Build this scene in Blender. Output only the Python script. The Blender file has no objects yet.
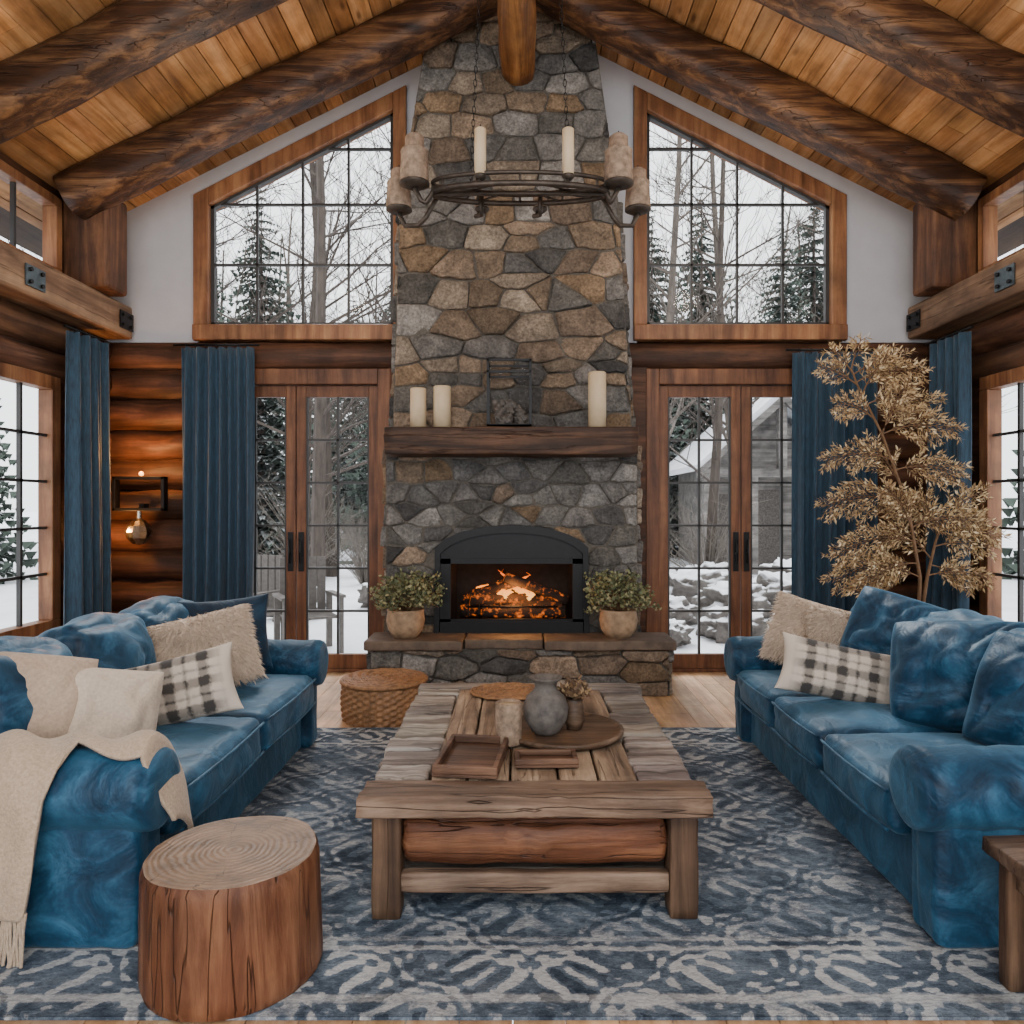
import bpy, bmesh, math, random
from mathutils import Vector, Matrix, noise
R=random.Random(7)
def U(a,b): return R.uniform(a,b)
def hx(h,m=1.0):
    h=h.lstrip('#'); o=[]
    for i in (0,2,4):
        c=int(h[i:i+2],16)/255
        o.append((c/12.92 if c<=0.04045 else ((c+0.055)/1.055)**2.4)*m)
    return tuple(o)
# ------------------------------------------------------------ materials
class NG:
    def __init__(s,name):
        s.mat=bpy.data.materials.new(name); s.mat.use_nodes=True
        s.nt=s.mat.node_tree; s.b=s.nt.nodes['Principled BSDF']; s.out=s.nt.nodes['Material Output']
    def n(s,t,**k):
        nd=s.nt.nodes.new(t)
        for a,v in k.items(): setattr(nd,a,v)
        return nd
    def set(s,sock,v):
        if hasattr(v,'is_output'): s.nt.links.new(v,sock)
        else:
            if isinstance(v,(tuple,list)) and len(v)==3 and sock.type=='RGBA': v=(*v,1)
            sock.default_value=v
    def m(s,op,a,b=0.0,c=None):
        nd=s.n('ShaderNodeMath',operation=op); s.set(nd.inputs[0],a); s.set(nd.inputs[1],b)
        if c is not None: s.set(nd.inputs[2],c)
        return nd.outputs[0]
    def co(s,kind='Object',scale=(1,1,1),loc=(0,0,0),rot=(0,0,0)):
        t=s.n('ShaderNodeTexCoord'); mp=s.n('ShaderNodeMapping')
        s.nt.links.new(t.outputs[kind],mp.inputs[0]); mp.inputs['Scale'].default_value=scale
        mp.inputs['Location'].default_value=loc; mp.inputs['Rotation'].default_value=rot
        return mp.outputs[0]
    def noise(s,v,scale,detail=6,rough=.6,dist=0):
        nd=s.n('ShaderNodeTexNoise'); s.set(nd.inputs['Vector'],v); nd.inputs['Scale'].default_value=scale
        nd.inputs['Detail'].default_value=detail; nd.inputs['Roughness'].default_value=rough; nd.inputs['Distortion'].default_value=dist
        return nd.outputs['Fac']
    def ramp(s,f,stops):
        nd=s.n('ShaderNodeValToRGB'); s.set(nd.inputs[0],f); e=nd.color_ramp.elements
        while len(e)<len(stops): e.new(.5)
        for i,(p,c) in enumerate(stops): e[i].position=p; e[i].color=(*c,1) if len(c)==3 else c
        return nd.outputs[0]
    def mix(s,f,a,b,mode='MIX'):
        nd=s.n('ShaderNodeMix',data_type='RGBA',blend_type=mode)
        s.set(nd.inputs[0],f); s.set(nd.inputs[6],a); s.set(nd.inputs[7],b); return nd.outputs[2]
    def attr(s):
        nd=s.n('ShaderNodeAttribute'); nd.attribute_name='col'; return nd.outputs[0]
    def bump(s,h,st=.5,d=.01):
        nd=s.n('ShaderNodeBump'); s.set(nd.inputs['Height'],h); nd.inputs['Strength'].default_value=st; nd.inputs['Distance'].default_value=d
        s.nt.links.new(nd.outputs[0],s.b.inputs['Normal'])
    def fin(s,col=None,rough=.6,metal=0,sheen=0,spec=.5,em=None,ems=0):
        if col is not None: s.set(s.b.inputs['Base Color'],col)
        s.set(s.b.inputs['Roughness'],rough); s.b.inputs['Metallic'].default_value=metal
        s.b.inputs['Sheen Weight'].default_value=sheen; s.b.inputs['Specular IOR Level'].default_value=spec
        if em is not None: s.set(s.b.inputs['Emission Color'],em); s.set(s.b.inputs['Emission Strength'],ems)
        return s.mat
def sep(g,v):
    nd=g.n('ShaderNodeSeparateXYZ'); g.set(nd.inputs[0],v); return nd.outputs
def des(c,k):
    l=c[0]*.3+c[1]*.55+c[2]*.15; return tuple(x*(1-k)+l*k for x in c)
def wood(name,dark,mid,light,axis='y',sc=1.0,rough=.65,attr=True,b=.4,knots=False,ds=.14,crack=.35):
    dark,mid,light=[des(c,ds) for c in (dark,mid,light)]
    g=NG(name); k={'x':(1.2,14,14),'y':(14,1.2,14),'z':(14,14,1.2)}[axis]
    v=g.co('Object',tuple(a*sc for a in k))
    f=g.noise(v,1.0,9,.66,.5); f2=g.noise(g.co('Object',(1.3,1.3,1.3)),2.2,5,.6)
    c=g.ramp(f,[(.28,dark),(.48,mid),(.70,light)])
    c=g.mix(1,c,g.ramp(f2,[(.3,(.58,.58,.6)),(.7,(1.35,1.33,1.3))]),'MULTIPLY')
    h=f
    if crack:
        kc={'x':(.5,11,11),'y':(11,.5,11),'z':(11,11,.5)}[axis]
        cf=g.noise(g.co('Object',tuple(a*sc for a in kc)),1.3,3,.5,.1)
        cr=g.ramp(g.m('ABSOLUTE',g.m('SUBTRACT',cf,.5)),[(.001,(0,0,0)),(.009,(1,1,1))])
        c=g.mix(crack,c,g.mix(1,c,g.mix(cr,(.22,.19,.17),(1,1,1)),'MULTIPLY'))
        h=g.m('ADD',g.m('MULTIPLY',f,.7),g.m('MULTIPLY',cr,.3*crack))
    if knots:
        vo=g.n('ShaderNodeTexVoronoi'); g.set(vo.inputs['Vector'],g.co('Object',{'x':(1.6,5,5),'y':(5,1.6,5),'z':(5,5,1.6)}[axis])); vo.inputs['Scale'].default_value=1.0
        kf=g.ramp(vo.outputs['Distance'],[(.04,(.25,.2,.16)),(.12,(1,1,1))])
        c=g.mix(.85,c,kf,'MULTIPLY')
    if attr: c=g.mix(1,c,g.attr(),'MULTIPLY')
    g.bump(h,b,.015); return g.fin(c,rough,spec=.35)
def plain(name,c,rough=.6,metal=0,nz=.15,sc=20,b=.1,sheen=0):
    g=NG(name); f=g.noise(g.co(),sc,4)
    col=g.ramp(f,[(.3,tuple(x*(1-nz) for x in c)),(.7,tuple(min(1,x*(1+nz)) for x in c))])
    g.bump(f,b,.005); return g.fin(col,rough,metal,sheen)
def velvet(name,d,m,l):
    g=NG(name); v=g.co('Object',(1,1,1))
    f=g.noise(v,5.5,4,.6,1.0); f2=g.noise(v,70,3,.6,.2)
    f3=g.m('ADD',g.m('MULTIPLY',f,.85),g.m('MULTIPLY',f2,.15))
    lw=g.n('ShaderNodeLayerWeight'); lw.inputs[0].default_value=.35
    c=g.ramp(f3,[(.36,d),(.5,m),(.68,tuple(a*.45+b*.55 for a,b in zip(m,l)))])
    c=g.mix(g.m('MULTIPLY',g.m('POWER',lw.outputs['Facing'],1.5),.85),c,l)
    g.bump(f,.5,.03); m_=g.fin(c,.5,sheen=.14,spec=.25); g.b.inputs['Sheen Tint'].default_value=(.55,.72,.88,1); g.b.inputs['Sheen Roughness'].default_value=.3
    return m_
M={}
M['floor']=wood('floor_oak',hx('8d6b4a'),hx('bb9269'),hx('d6b58f'),'y',1,.4,crack=.2,ds=.05)
M['ceil']=wood('ceiling_pine',hx('6d4628'),hx('ab7845'),hx('cf9f6e'),'y',.8,.6,knots=True,ds=.05,crack=.2)
M['log']=wood('log_x',hx('1a0d06'),hx('4a2c19'),hx('75492c'),'x',.7,.6,b=.7)
M['logy']=wood('log_y',hx('1a0d06'),hx('52331f'),hx('7d5536'),'y',.7,.6,b=.7)
M['beam']=wood('hewn_beam',hx('140a05'),hx('442815'),hx('8a6038'),'x',.9,.5,b=1,knots=True,crack=.8,ds=.1)
M['ridge']=wood('ridge_log',hx('40240f'),hx('855426'),hx('ba874e'),'y',.8,.5,b=.7,crack=.6,ds=.05)
M['plate']=wood('plate_beam',hx('452f1e'),hx('7d5f46'),hx('ad8e6b'),'y',.6,.65,b=.7,crack=.8)
M['post']=wood('post_wood',hx('21120a'),hx('57341c'),hx('855732'),'z',.8,.6)
M['frame']=wood('window_frame_wood',hx('553217'),hx('885631'),hx('a87746'),'z',.8,.5,crack=.15)
M['framed']=wood('door_frame_wood',hx('3e2111'),hx('6c4023'),hx('8f5e37'),'z',.8,.5,crack=.15)
M['mantel']=wood('mantel_wood',hx('120a06'),hx('3c2515'),hx('6e4b31'),'x',1,.6,b=1,crack=.8)
M['tabx']=wood('table_wood_cross',hx('3c342c'),hx('857769'),hx('bab0a2'),'x',1.2,.7,b=1,ds=.3,crack=.7)
M['taby']=wood('table_wood_long',hx('3b2c1f'),hx('806953'),hx('b59d80'),'y',1.1,.6,b=.9,ds=.15,crack=.8,knots=True)
M['tabf']=wood('table_front',hx('2d2018'),hx('69503c'),hx('9c8068'),'x',.9,.6,b=1,ds=.18,crack=.9,knots=True)
M['tabz']=wood('table_leg',hx('241710'),hx('563e2b'),hx('846549'),'z',.9,.6,b=.8,crack=.6)
M['slab']=wood('split_log',hx('2c150a'),hx('653a20'),hx('96633d'),'x',1.1,.5,b=1,crack=.9,knots=True,ds=.1)
M['trayw']=wood('tray_wood',hx('25160e'),hx('573a27'),hx('7e5a40'),'x',1.5,.55)
M['roundw']=wood('round_board_wood',hx('271b13'),hx('55402e'),hx('7d644e'),'x',1.5,.5)
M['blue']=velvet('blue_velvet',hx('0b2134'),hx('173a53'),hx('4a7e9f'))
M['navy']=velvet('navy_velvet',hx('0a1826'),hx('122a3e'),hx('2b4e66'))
g=NG('curtain_blue'); f=g.noise(g.co('Object',(60,60,8)),1.5,4)
g.bump(f,.2,.004); M['curt']=g.fin(g.ramp(f,[(.3,hx('152a3c')),(.7,hx('27495f'))]),.75,sheen=.2)
M['plaster']=plain('white_plaster',hx('bcbcc1'),.85,nz=.04,sc=6,b=.05)
M['black']=plain('black_metal',(.012,.012,.013),.45,.6,b=.05)
M['muntin']=plain('dark_muntin',(.03,.028,.027),.5,0,b=.02)
M['iron']=plain('aged_iron',hx('4d453e'),.55,.7,nz=.4,b=.3)
M['steel']=plain('steel_plate',hx('5b666b'),.45,.8,nz=.3)
M['silver']=plain('silver',hx('b0a89c'),.25,1,nz=.3)
M['candle']=plain('cream_wax',hx('cfb997'),.5,nz=.05); 
M['conc']=plain('birch_candle',hx('8a7562'),.85,nz=.5,sc=30,b=.9)
M['mortar']=plain('mortar',hx('5f5951'),.95,nz=.3,sc=40,b=.6)
M['sooty']=plain('firebrick',hx('2c211a'),.9,nz=.4,sc=20,b=.6)
M['vase']=plain('grey_ceramic',hx('5a544f'),.7,nz=.5,sc=22,b=.6)
M['pot']=plain('stoneware_pot',hx('9b8064'),.75,nz=.35,sc=18,b=.5)
M['rattan']=plain('rattan',hx('8f6744'),.6,nz=.5,sc=35,b=.4)
M['twig']=plain('twig',hx('6a4e34'),.8,nz=.3)
M['cream']=plain('cream_fabric',hx('c8b7a4'),.95,nz=.14,sc=90,b=.6,sheen=.15)
M['beige']=plain('beige_fabric',hx('b29d89'),.95,nz=.16,sc=90,b=.6,sheen=.15)
M['fur']=plain('fluffy_fur',hx('d4c1ac'),.95,nz=.18,sc=60,b=.2,sheen=.3)
M['throw']=plain('knit_throw',hx('b6a18a'),.95,nz=.2,sc=110,b=.8,sheen=.2)
M['slate']=plain('slate_slab',hx('5c4d40'),.7,nz=.45,sc=9,b=.8)
M['chair']=plain('patio_wood',hx('5f5a55'),.8,nz=.2)
M['cabinw']=wood('cabin_wood',hx('4a4743'),hx('75706a'),hx('959089'),'x',.6,.8,attr=False,ds=.3)
g=NG('stone'); c=g.attr(); v=g.co()
f=g.noise(v,7,10,.75,.6); f2=g.noise(v,50,4,.65)
c=g.mix(1,c,g.ramp(f,[(.3,(.45,.45,.46)),(.5,(.95,.94,.93)),(.7,(1.6,1.58,1.55))]),'MULTIPLY')
c=g.mix(1,c,g.ramp(f2,[(.35,(.6,.6,.6)),(.65,(1.25,1.25,1.25))]),'MULTIPLY')
g.bump(g.m('ADD',f,g.m('MULTIPLY',f2,.35)),1.0,.03); M['stone']=g.fin(c,.85,spec=.3)
g=NG('leafcol'); M['leaf']=g.fin(g.attr(),.7)
g=NG('bark'); f=g.noise(g.co('Object',(4,4,1)),3,5); M['bark']=g.fin(g.mix(1,g.attr(),g.ramp(f,[(.3,(.5,.5,.5)),(.7,(1.2,1.2,1.2))]),'MULTIPLY'),.9)
def snowmix(name,base,lo,hi,attr=False):
    g=NG(name); ge=g.n('ShaderNodeNewGeometry'); z=sep(g,ge.outputs['Normal'])[2]
    f=g.noise(g.co(),6,4); zz=g.m('ADD',z,g.m('MULTIPLY',g.m('SUBTRACT',f,.5),.6))
    mr=g.n('ShaderNodeMapRange'); g.set(mr.inputs[0],zz); mr.inputs[1].default_value=lo; mr.inputs[2].default_value=hi
    c=g.attr() if attr else g.ramp(g.noise(g.co(),12,5),[(.3,tuple(x*.5 for x in base)),(.7,base)])
    return g.fin(g.mix(mr.outputs[0],c,(.82,.84,.87)),.85)
M['rock']=snowmix('snowy_rock',hx('6f6963'),.5,.75)
M['conif']=snowmix('snowy_conifer',hx('3c463e'),.8,1.2,True)
g=NG('snow'); f=g.noise(g.co(),1.2,6); g.bump(f,.3,.05); M['snow']=g.fin(g.ramp(f,[(.3,(.66,.69,.74)),(.7,(.85,.86,.88))]),.8)
def glassm(nm,k):
    g=NG(nm); tr=g.n('ShaderNodeBsdfTransparent'); gl=g.n('ShaderNodeBsdfGlossy'); gl.inputs['Roughness'].default_value=.03
    mx=g.n('ShaderNodeMixShader'); mx.inputs[0].default_value=k
    g.nt.links.new(tr.outputs[0],mx.inputs[1]); g.nt.links.new(gl.outputs[0],mx.inputs[2]); g.nt.links.new(mx.outputs[0],g.out.inputs[0]); return g.mat
M['glass']=glassm('window_glass',.006); M['glass2']=glassm('lantern_glass',.0004)
g=NG('flame'); z=sep(g,g.co('Generated'))[2]
M['flame']=g.fin((0,0,0),1,em=g.ramp(z,[(0,(1,.5,.12)),(.4,(1,.27,.03)),(1,(.6,.06,.005))]),ems=2.6)
g=NG('ember'); f=g.noise(g.co(),22,5)
M['ember']=g.fin(hx('24150d'),.9,em=g.ramp(f,[(.54,(0,0,0)),(.7,(1,.2,.02))]),ems=1.0)
g=NG('bulb_glow'); M['bulb']=g.fin((.9,.5,.2),.5,em=(1,.45,.12),ems=4)
# stump top
g=NG('stump_top'); v=g.co(); o=sep(g,v); nz=g.noise(v,6,4,.6)
ang=g.m('ARCTAN2',o[1],o[0]); r=g.m('SQRT',g.m('ADD',g.m('MULTIPLY',o[0],o[0]),g.m('MULTIPLY',o[1],o[1])))
rr=g.m('ADD',r,g.m('MULTIPLY',nz,.07)); w=g.m('SINE',g.m('MULTIPLY',rr,330))
c=g.mix(g.m('MULTIPLY_ADD',w,.14,.4),hx('957a60'),hx('654c38'))
crk=g.m('ABSOLUTE',g.m('SINE',g.m('ADD',g.m('MULTIPLY',ang,3.5),g.m('MULTIPLY',nz,4))))
c=g.mix(g.ramp(g.m('DIVIDE',g.m('MULTIPLY',crk,.26),g.m('ADD',r,.03)),[(.0,(.9,.9,.9)),(.05,(0,0,0))]),c,hx('24170f'))
c=g.mix(1,c,g.ramp(g.noise(v,14,6),[(.3,(.6,.58,.56)),(.7,(1.3,1.28,1.25))]),'MULTIPLY')
g.bump(w,.15,.004); M['stumpt']=g.fin(c,.5)
M['stumps']=wood('stump_side',hx('24110a'),hx('623a24'),hx('8f6344'),'z',.9,.5,attr=False,b=1,knots=True,crack=.9,ds=.05)
# plaid
g=NG('plaid_fabric'); v=g.co(); o=sep(g,v); nz=g.noise(v,60,3)
def band(s,k,w,off): 
    fr=g.m('FRACT',g.m('ADD',g.m('MULTIPLY',s,k),off)); d=g.m('ABSOLUTE',g.m('SUBTRACT',fr,.5))
    mr=g.n('ShaderNodeMapRange'); g.set(mr.inputs[0],g.m('ADD',d,g.m('MULTIPLY',g.m('SUBTRACT',nz,.5),.18))); mr.inputs[1].default_value=w+.05; mr.inputs[2].default_value=w-.05
    return mr.outputs[0]
bx=g.m('ADD',g.m('MULTIPLY',band(o[0],7.0,.15,.5),.65),g.m('MULTIPLY',band(o[0],7.0,.04,.02),.5))
bz=g.m('ADD',g.m('MULTIPLY',band(o[2],9,.18,.5),.65),g.m('MULTIPLY',band(o[2],9,.04,.02),.5))
tt=g.m('MINIMUM',g.m('ADD',g.m('MULTIPLY',bx,.85),g.m('MULTIPLY',bz,.85)),.93)
tt=g.m('MULTIPLY',tt,g.ramp(g.m('ABSOLUTE',o[0]),[(.17,(1,1,1)),(.225,(.0,.0,.0))]))
g.bump(g.noise(v,120,3),.5,.004); M['plaid']=g.fin(g.mix(tt,hx('c8bcad'),hx('14161b')),.95,sheen=.1)
# rug
g=NG('distressed_rug'); v=g.co(); o=sep(g,v)
ax=g.m('ABSOLUTE',o[0]); ay=g.m('ABSOLUTE',o[1])
wx=g.m('ADD',ax,g.m('MULTIPLY',g.noise(v,16,6,.8),.05)); wy=g.m('ADD',ay,g.m('MULTIPLY',g.noise(g.co('Object',(1,1,1),(4,2,0)),16,6,.8),.05))
big=g.m('MULTIPLY',g.m('SINE',g.m('MULTIPLY',wx,15)),g.m('SINE',g.m('MULTIPLY',wy,18)))
lat=g.m('MULTIPLY',g.m('SINE',g.m('ADD',g.m('MULTIPLY',wx,54),g.m('MULTIPLY',big,3))),g.m('SINE',g.m('ADD',g.m('MULTIPLY',wy,66),g.m('MULTIPLY',big,4))))
dia=g.m('SINE',g.m('ADD',g.m('MULTIPLY',g.m('ADD',wx,wy),30),g.m('MULTIPLY',big,5)))
pr=g.m('ADD',g.m('MULTIPLY',big,.35),g.m('ADD',g.m('MULTIPLY',lat,.6),g.m('MULTIPLY',dia,.2)))
pat=g.ramp(pr,[(.14,(0,0,0)),(.26,(1,1,1))])
def bd(s,c_,w): return g.ramp(g.m('ABSOLUTE',g.m('SUBTRACT',s,c_)),[(w*.7,(1,1,1)),(w*1.2,(0,0,0))])
b_=g.m('MAXIMUM',g.m('MAXIMUM',bd(wy,1.28,.018),g.m('MAXIMUM',bd(wy,1.04,.012),bd(wy,.99,.012))),g.m('MAXIMUM',bd(wx,1.86,.018),bd(wx,1.58,.014)))
pat=g.m('MAXIMUM',pat,b_)
bord=g.ramp(g.m('ABSOLUTE',g.m('SUBTRACT',wy,1.16)),[(.09,(1,1,1)),(.2,(0,0,0))])
msk=g.ramp(g.m('ADD',g.noise(g.co('Object',(1,1.8,1)),3.4,14,.92),g.m('MULTIPLY',bord,.12)),[(.45,(0,0,0)),(.56,(1,1,1))])
fine=g.noise(g.co('Object',(1,3.2,1)),40,6,.85)
base=g.ramp(g.noise(g.co('Object',(1,2.0,1)),2.4,15,.94),[(.34,hx('252d37')),(.45,hx('47525f')),(.54,hx('6b7783')),(.66,hx('979ea4'))])
c=g.mix(g.m('MULTIPLY',g.m('MULTIPLY',pat,msk),.78),base,hx('bfc0be'))
dk=g.m('MULTIPLY',g.m('MULTIPLY',g.ramp(pr,[(.22,(1,1,1)),(.30,(0,0,0))]) if False else g.m('LESS_THAN',pr,-.22),.6),g.ramp(g.noise(v,2.2,6,.7),[(.42,(1,1,1)),(.58,(.2,.2,.2))]))
c=g.mix(dk,c,hx('1b2430'))
c=g.mix(1,c,g.ramp(fine,[(.32,(.42,.43,.46)),(.5,(.97,.98,1.0)),(.68,(1.55,1.53,1.5))]),'MULTIPLY')
g.bump(fine,.5,.006); M['rug']=g.fin(c,.95,spec=.1)
# ------------------------------------------------------------ mesh builder
class MB:
    def __init__(s): s.v=[];s.f=[];s.c=[];s.s=[];s.m=[]
    def add(s,vs,fs,col=(1,1,1),sm=False,mi=0):
        o=len(s.v); s.v.extend([tuple(v) for v in vs])
        for f in fs:
            s.f.append([i+o for i in f]); s.c.append(col); s.s.append(sm); s.m.append(mi)
        return s
    def box(s,x0,x1,y0,y1,z0,z1,col=(1,1,1),mi=0,mat=None):
        vs=[(x,y,z) for x in (x0,x1) for y in (y0,y1) for z in (z0,z1)]
        if mat is not None: vs=[mat@Vector(v) for v in vs]
        return s.add(vs,[(0,1,3,2),(4,6,7,5),(0,4,5,1),(2,3,7,6),(0,2,6,4),(1,5,7,3)],col,False,mi)
    def tube(s,pts,rads,n=8,col=(1,1,1),sm=True,mi=0,cap=True,nz=0,seed=0,fr=1.5,sq=0):
        pts=[Vector(p) for p in pts]
        if not isinstance(rads,(list,tuple)): rads=[rads]*len(pts)
        vs=[];fs=[]
        for i,p in enumerate(pts):
            t=(pts[min(i+1,len(pts)-1)]-pts[max(i-1,0)]).normalized()
            up=Vector((0,0,1)) if abs(t.z)<.93 else Vector((1,0,0))
            a=t.cross(up).normalized(); b=a.cross(t)
            for k in range(n):
                th=2*math.pi*(k+.5)/n; r=rads[i]
                if sq: r*=1+sq*(abs(math.sin(2*th))-.5)
                d=a*math.cos(th)+b*math.sin(th)
                if nz: r*=1+nz*noise.noise((p*fr+d*1.2)+Vector((seed,0,0)))
                vs.append(p+d*r)
        for i in range(len(pts)-1):
            for k in range(n):
                k2=(k+1)%n; fs.append((i*n+k,i*n+k2,(i+1)*n+k2,(i+1)*n+k))
        s.add(vs,fs,col,sm,mi)
        if cap:
            o=len(s.v)-len(vs)
            for rg in (list(range(n))[::-1],[ (len(pts)-1)*n+k for k in range(n)]):
                s.f.append([o+i for i in rg]); s.c.append(col); s.s.append(False); s.m.append(mi)
        return s
    def lathe(s,prof,cx,cy,n=24,col=(1,1,1),mi=0,sm=True,wob=0):
        vs=[];fs=[]
        for (r,z) in prof:
            for k in range(n):
                t=2*math.pi*k/n; q=r*(1+wob*noise.noise(Vector((math.cos(t)*1.5,math.sin(t)*1.5,z*2))))
                vs.append((cx+q*math.cos(t),cy+q*math.sin(t),z))
        for i in range(len(prof)-1):
            for k in range(n): fs.append((i*n+k,i*n+(k+1)%n,(i+1)*n+(k+1)%n,(i+1)*n+k))
        s.add(vs,fs,col,sm,mi)
        return s
    def prism(s,poly,y0,y1,col=(1,1,1),mi=0,f=None):
        f=f or (lambda a,b,t:(a,t,b)); n=len(poly)
        vs=[f(a,b,y0) for a,b in poly]+[f(a,b,y1) for a,b in poly]
        fs=[tuple(range(n)),tuple(range(2*n-1,n-1,-1))]+[(i,i+n,(i+1)%n+n,(i+1)%n) for i in range(n)]
        return s.add(vs,fs,col,False,mi)
    def puff(s,cen,size,r=.05,bulge=(0,0,0),rot=None,wr=0,seed=0,n=14,col=(1,1,1),wf=5,wd=(1,1,1),fold=0):
        cen=Vector(cen); h=[a/2 for a in size]; key={}; vs=[]; fs=[]
        def vid(p):
            k=tuple(round(a,4) for a in p)
            if k not in key:
                key[k]=len(vs); q=Vector((p[0]*h[0],p[1]*h[1],p[2]*h[2]))
                inn=Vector([max(-(h[i]-r),min(h[i]-r,q[i])) for i in range(3)]); d=q-inn
                if d.length>1e-6: q=inn+d.normalized()*min(r,d.length if sum(abs(c)>1e-6 for c in d)>1 else r)
                w=[1-p[i]*p[i] for i in range(3)]
                q.x+=bulge[0]*p[0]*w[1]*w[2]; q.y+=bulge[1]*p[1]*w[0]*w[2]; q.z+=bulge[2]*p[2]*w[0]*w[1]
                if wr:
                    z=Vector((q.x*wd[0],q.y*wd[1],q.z*wd[2]))*wf+Vector((seed*3.1,seed,0)); dd=q.normalized()
                    q+=dd*wr*(noise.noise(z)+.5*noise.noise(z*2.3)-.9*max(0,.25-abs(noise.noise(z*1.3+Vector((9,9,9)))))*2)
                if fold:
                    a_=math.atan2(q.z+.22,q.y)*5+3.5*noise.noise(q*4+Vector((seed,0,0)))
                    q+=q.normalized()*fold*(abs(math.sin(a_))-.6)*(.4+.6*abs(noise.noise(q*3+Vector((0,seed,0))))*2)
                vs.append(q)
            return key[k]
        for ax in range(3):
            for sg in (-1,1):
                for i in range(n):
                    for j in range(n):
                        qd=[]
                        for (a,b) in ((i,j),(i+1,j),(i+1,j+1),(i,j+1)):
                            p=[0,0,0]; p[ax]=sg; p[(ax+1)%3]=-1+2*a/n; p[(ax+2)%3]=-1+2*b/n; qd.append(vid(p))
                        fs.append(tuple(qd if sg>0 else qd[::-1]))
        if rot is not None: vs=[rot@q for q in vs]
        s.add([q+cen for q in vs],fs,col,True)
        return s
def mkobj(name,mb,mats,org=(0,0,0),parent=None,bevel=0,recalc=True,sub=0,solid=0):
    me=bpy.data.meshes.new(name); ox,oy,oz=org
    me.from_pydata([(x-ox,y-oy,z-oz) for x,y,z in mb.v],[],mb.f)
    if not isinstance(mats,(list,tuple)): mats=[mats]
    for m in mats: me.materials.append(m)
    ca=me.color_attributes.new('col','FLOAT_COLOR','CORNER'); buf=[]
    for f,c in zip(mb.f,mb.c): buf.extend((c[0],c[1],c[2],1)*len(f))
    ca.data.foreach_set('color',buf)
    me.polygons.foreach_set('use_smooth',mb.s); me.polygons.foreach_set('material_index',mb.m)
    if recalc:
        bm=bmesh.new(); bm.from_mesh(me); bmesh.ops.recalc_face_normals(bm,faces=bm.faces); bm.to_mesh(me); bm.free()
    me.update()
    ob=bpy.data.objects.new(name,me); bpy.context.scene.collection.objects.link(ob)
    if parent is not None: ob.parent=parent
    else: ob.location=org
    if bevel:
        b=ob.modifiers.new('b','BEVEL'); b.width=bevel; b.segments=2; b.limit_method='ANGLE'
    if solid:
        b=ob.modifiers.new('s','SOLIDIFY'); b.thickness=solid; b.offset=0
    if sub:
        b=ob.modifiers.new('u','SUBSURF'); b.levels=sub; b.render_levels=sub
    return ob
def tag(ob,label=None,cat=None,group=None,kind=None):
    if label: ob['label']=label
    if cat: ob['category']=cat
    if group: ob['group']=group
    if kind: ob['kind']=kind
    return ob
class Thing:
    def __init__(s,name,org,label,cat,group=None,kind=None):
        s.o=bpy.data.objects.new(name,None); s.o.empty_display_size=.1; bpy.context.scene.collection.objects.link(s.o)
        s.o.location=org; s.org=org; tag(s.o,label,cat,group,kind)
    def part(s,name,mb,mats,label=None,**k):
        ob=mkobj(name,mb,mats,s.org,s.o,**k)
        if label: ob['label']=label
        return ob
def single(name,mb,mats,org,label,cat,group=None,kind=None,**k):
    return tag(mkobj(name,mb,mats,org,None,**k),label,cat,group,kind)
def gcol(lo=.75,hi=1.2,w=.06):
    b=U(lo,hi); return (b*(1+U(-w,w)),b,b*(1+U(-w,w)))
# ------------------------------------------------------------ room shell
HW=3.5; YB=6.33; Y0=-1.2; AP=5.54
def roof(x): return AP-.5*abs(x)
mb=MB(); x=-HW
while x<HW:
    w=.145; y=Y0
    while y<YB+.2:
        L=U(1.4,2.6); mb.box(x+.0015,min(x+w,HW)-.0015,y,min(y+L-.003,YB+.2),-.04,0,gcol(.8,1.15)); y+=L
    x+=w
single('floor',mb,M['floor'],(0,0,0),'light oak plank floor','floor',kind='structure')
mb=MB()
for sg in (-1,1):
    d=0; w=.135
    while d<HW+.3:
        y=Y0; d2=min(d+w,HW+.35)
        while y<YB+.2:
            L=U(2,3.6); y2=min(y+L-.004,YB+.2); c=gcol(.62,1.2)
            xa,xb=sg*(d+.004),sg*(d2-.004); za,zb=AP-.5*(d+.004),AP-.5*(d2-.004)
            vs=[(xa,y,za),(xb,y,zb),(xb,y2,zb),(xa,y2,za)]; vs+= [(a,b,cc+.03) for a,b,cc in vs]
            mb.add(vs,[(0,1,2,3),(7,6,5,4),(0,4,5,1),(1,5,6,2),(2,6,7,3),(3,7,4,0)],c); y+=L
        d+=w
    mb.add([(0,Y0,AP+.04),(sg*4.1,Y0,AP-2.01),(sg*4.1,YB+.6,AP-2.01),(0,YB+.6,AP+.04)],[(0,1,2,3)],(.1,.1,.1))
    mb.add([(0,Y0,AP+.14),(sg*4.1,Y0,AP-1.91),(sg*4.1,YB+.6,AP-1.91),(0,YB+.6,AP+.14)],[(0,1,2,3)],(.1,.1,.1))
single('ceiling',mb,M['ceil'],(0,0,0),'vaulted pine plank ceiling','ceiling',kind='structure')
mb=MB()
for sg in (-1,1):
    e=lambda p:[(sg*a,b) for a,b in p]
    mb.prism(e([(3.5,2.78),(2.72,2.78),(2.72,roof(2.72)),(3.5,roof(3.5))]),YB,YB+.18)
    mb.prism(e([(2.72,4.01),(.99,4.87),(.99,roof(.99)),(2.72,roof(2.72))]),YB,YB+.18)
    mb.prism(e([(.99,2.78),(0,2.78),(0,AP),(.99,roof(.99))]),YB,YB+.18)
    mb.box(sg*1.07,0,YB,YB+.18,0,2.56)
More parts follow.
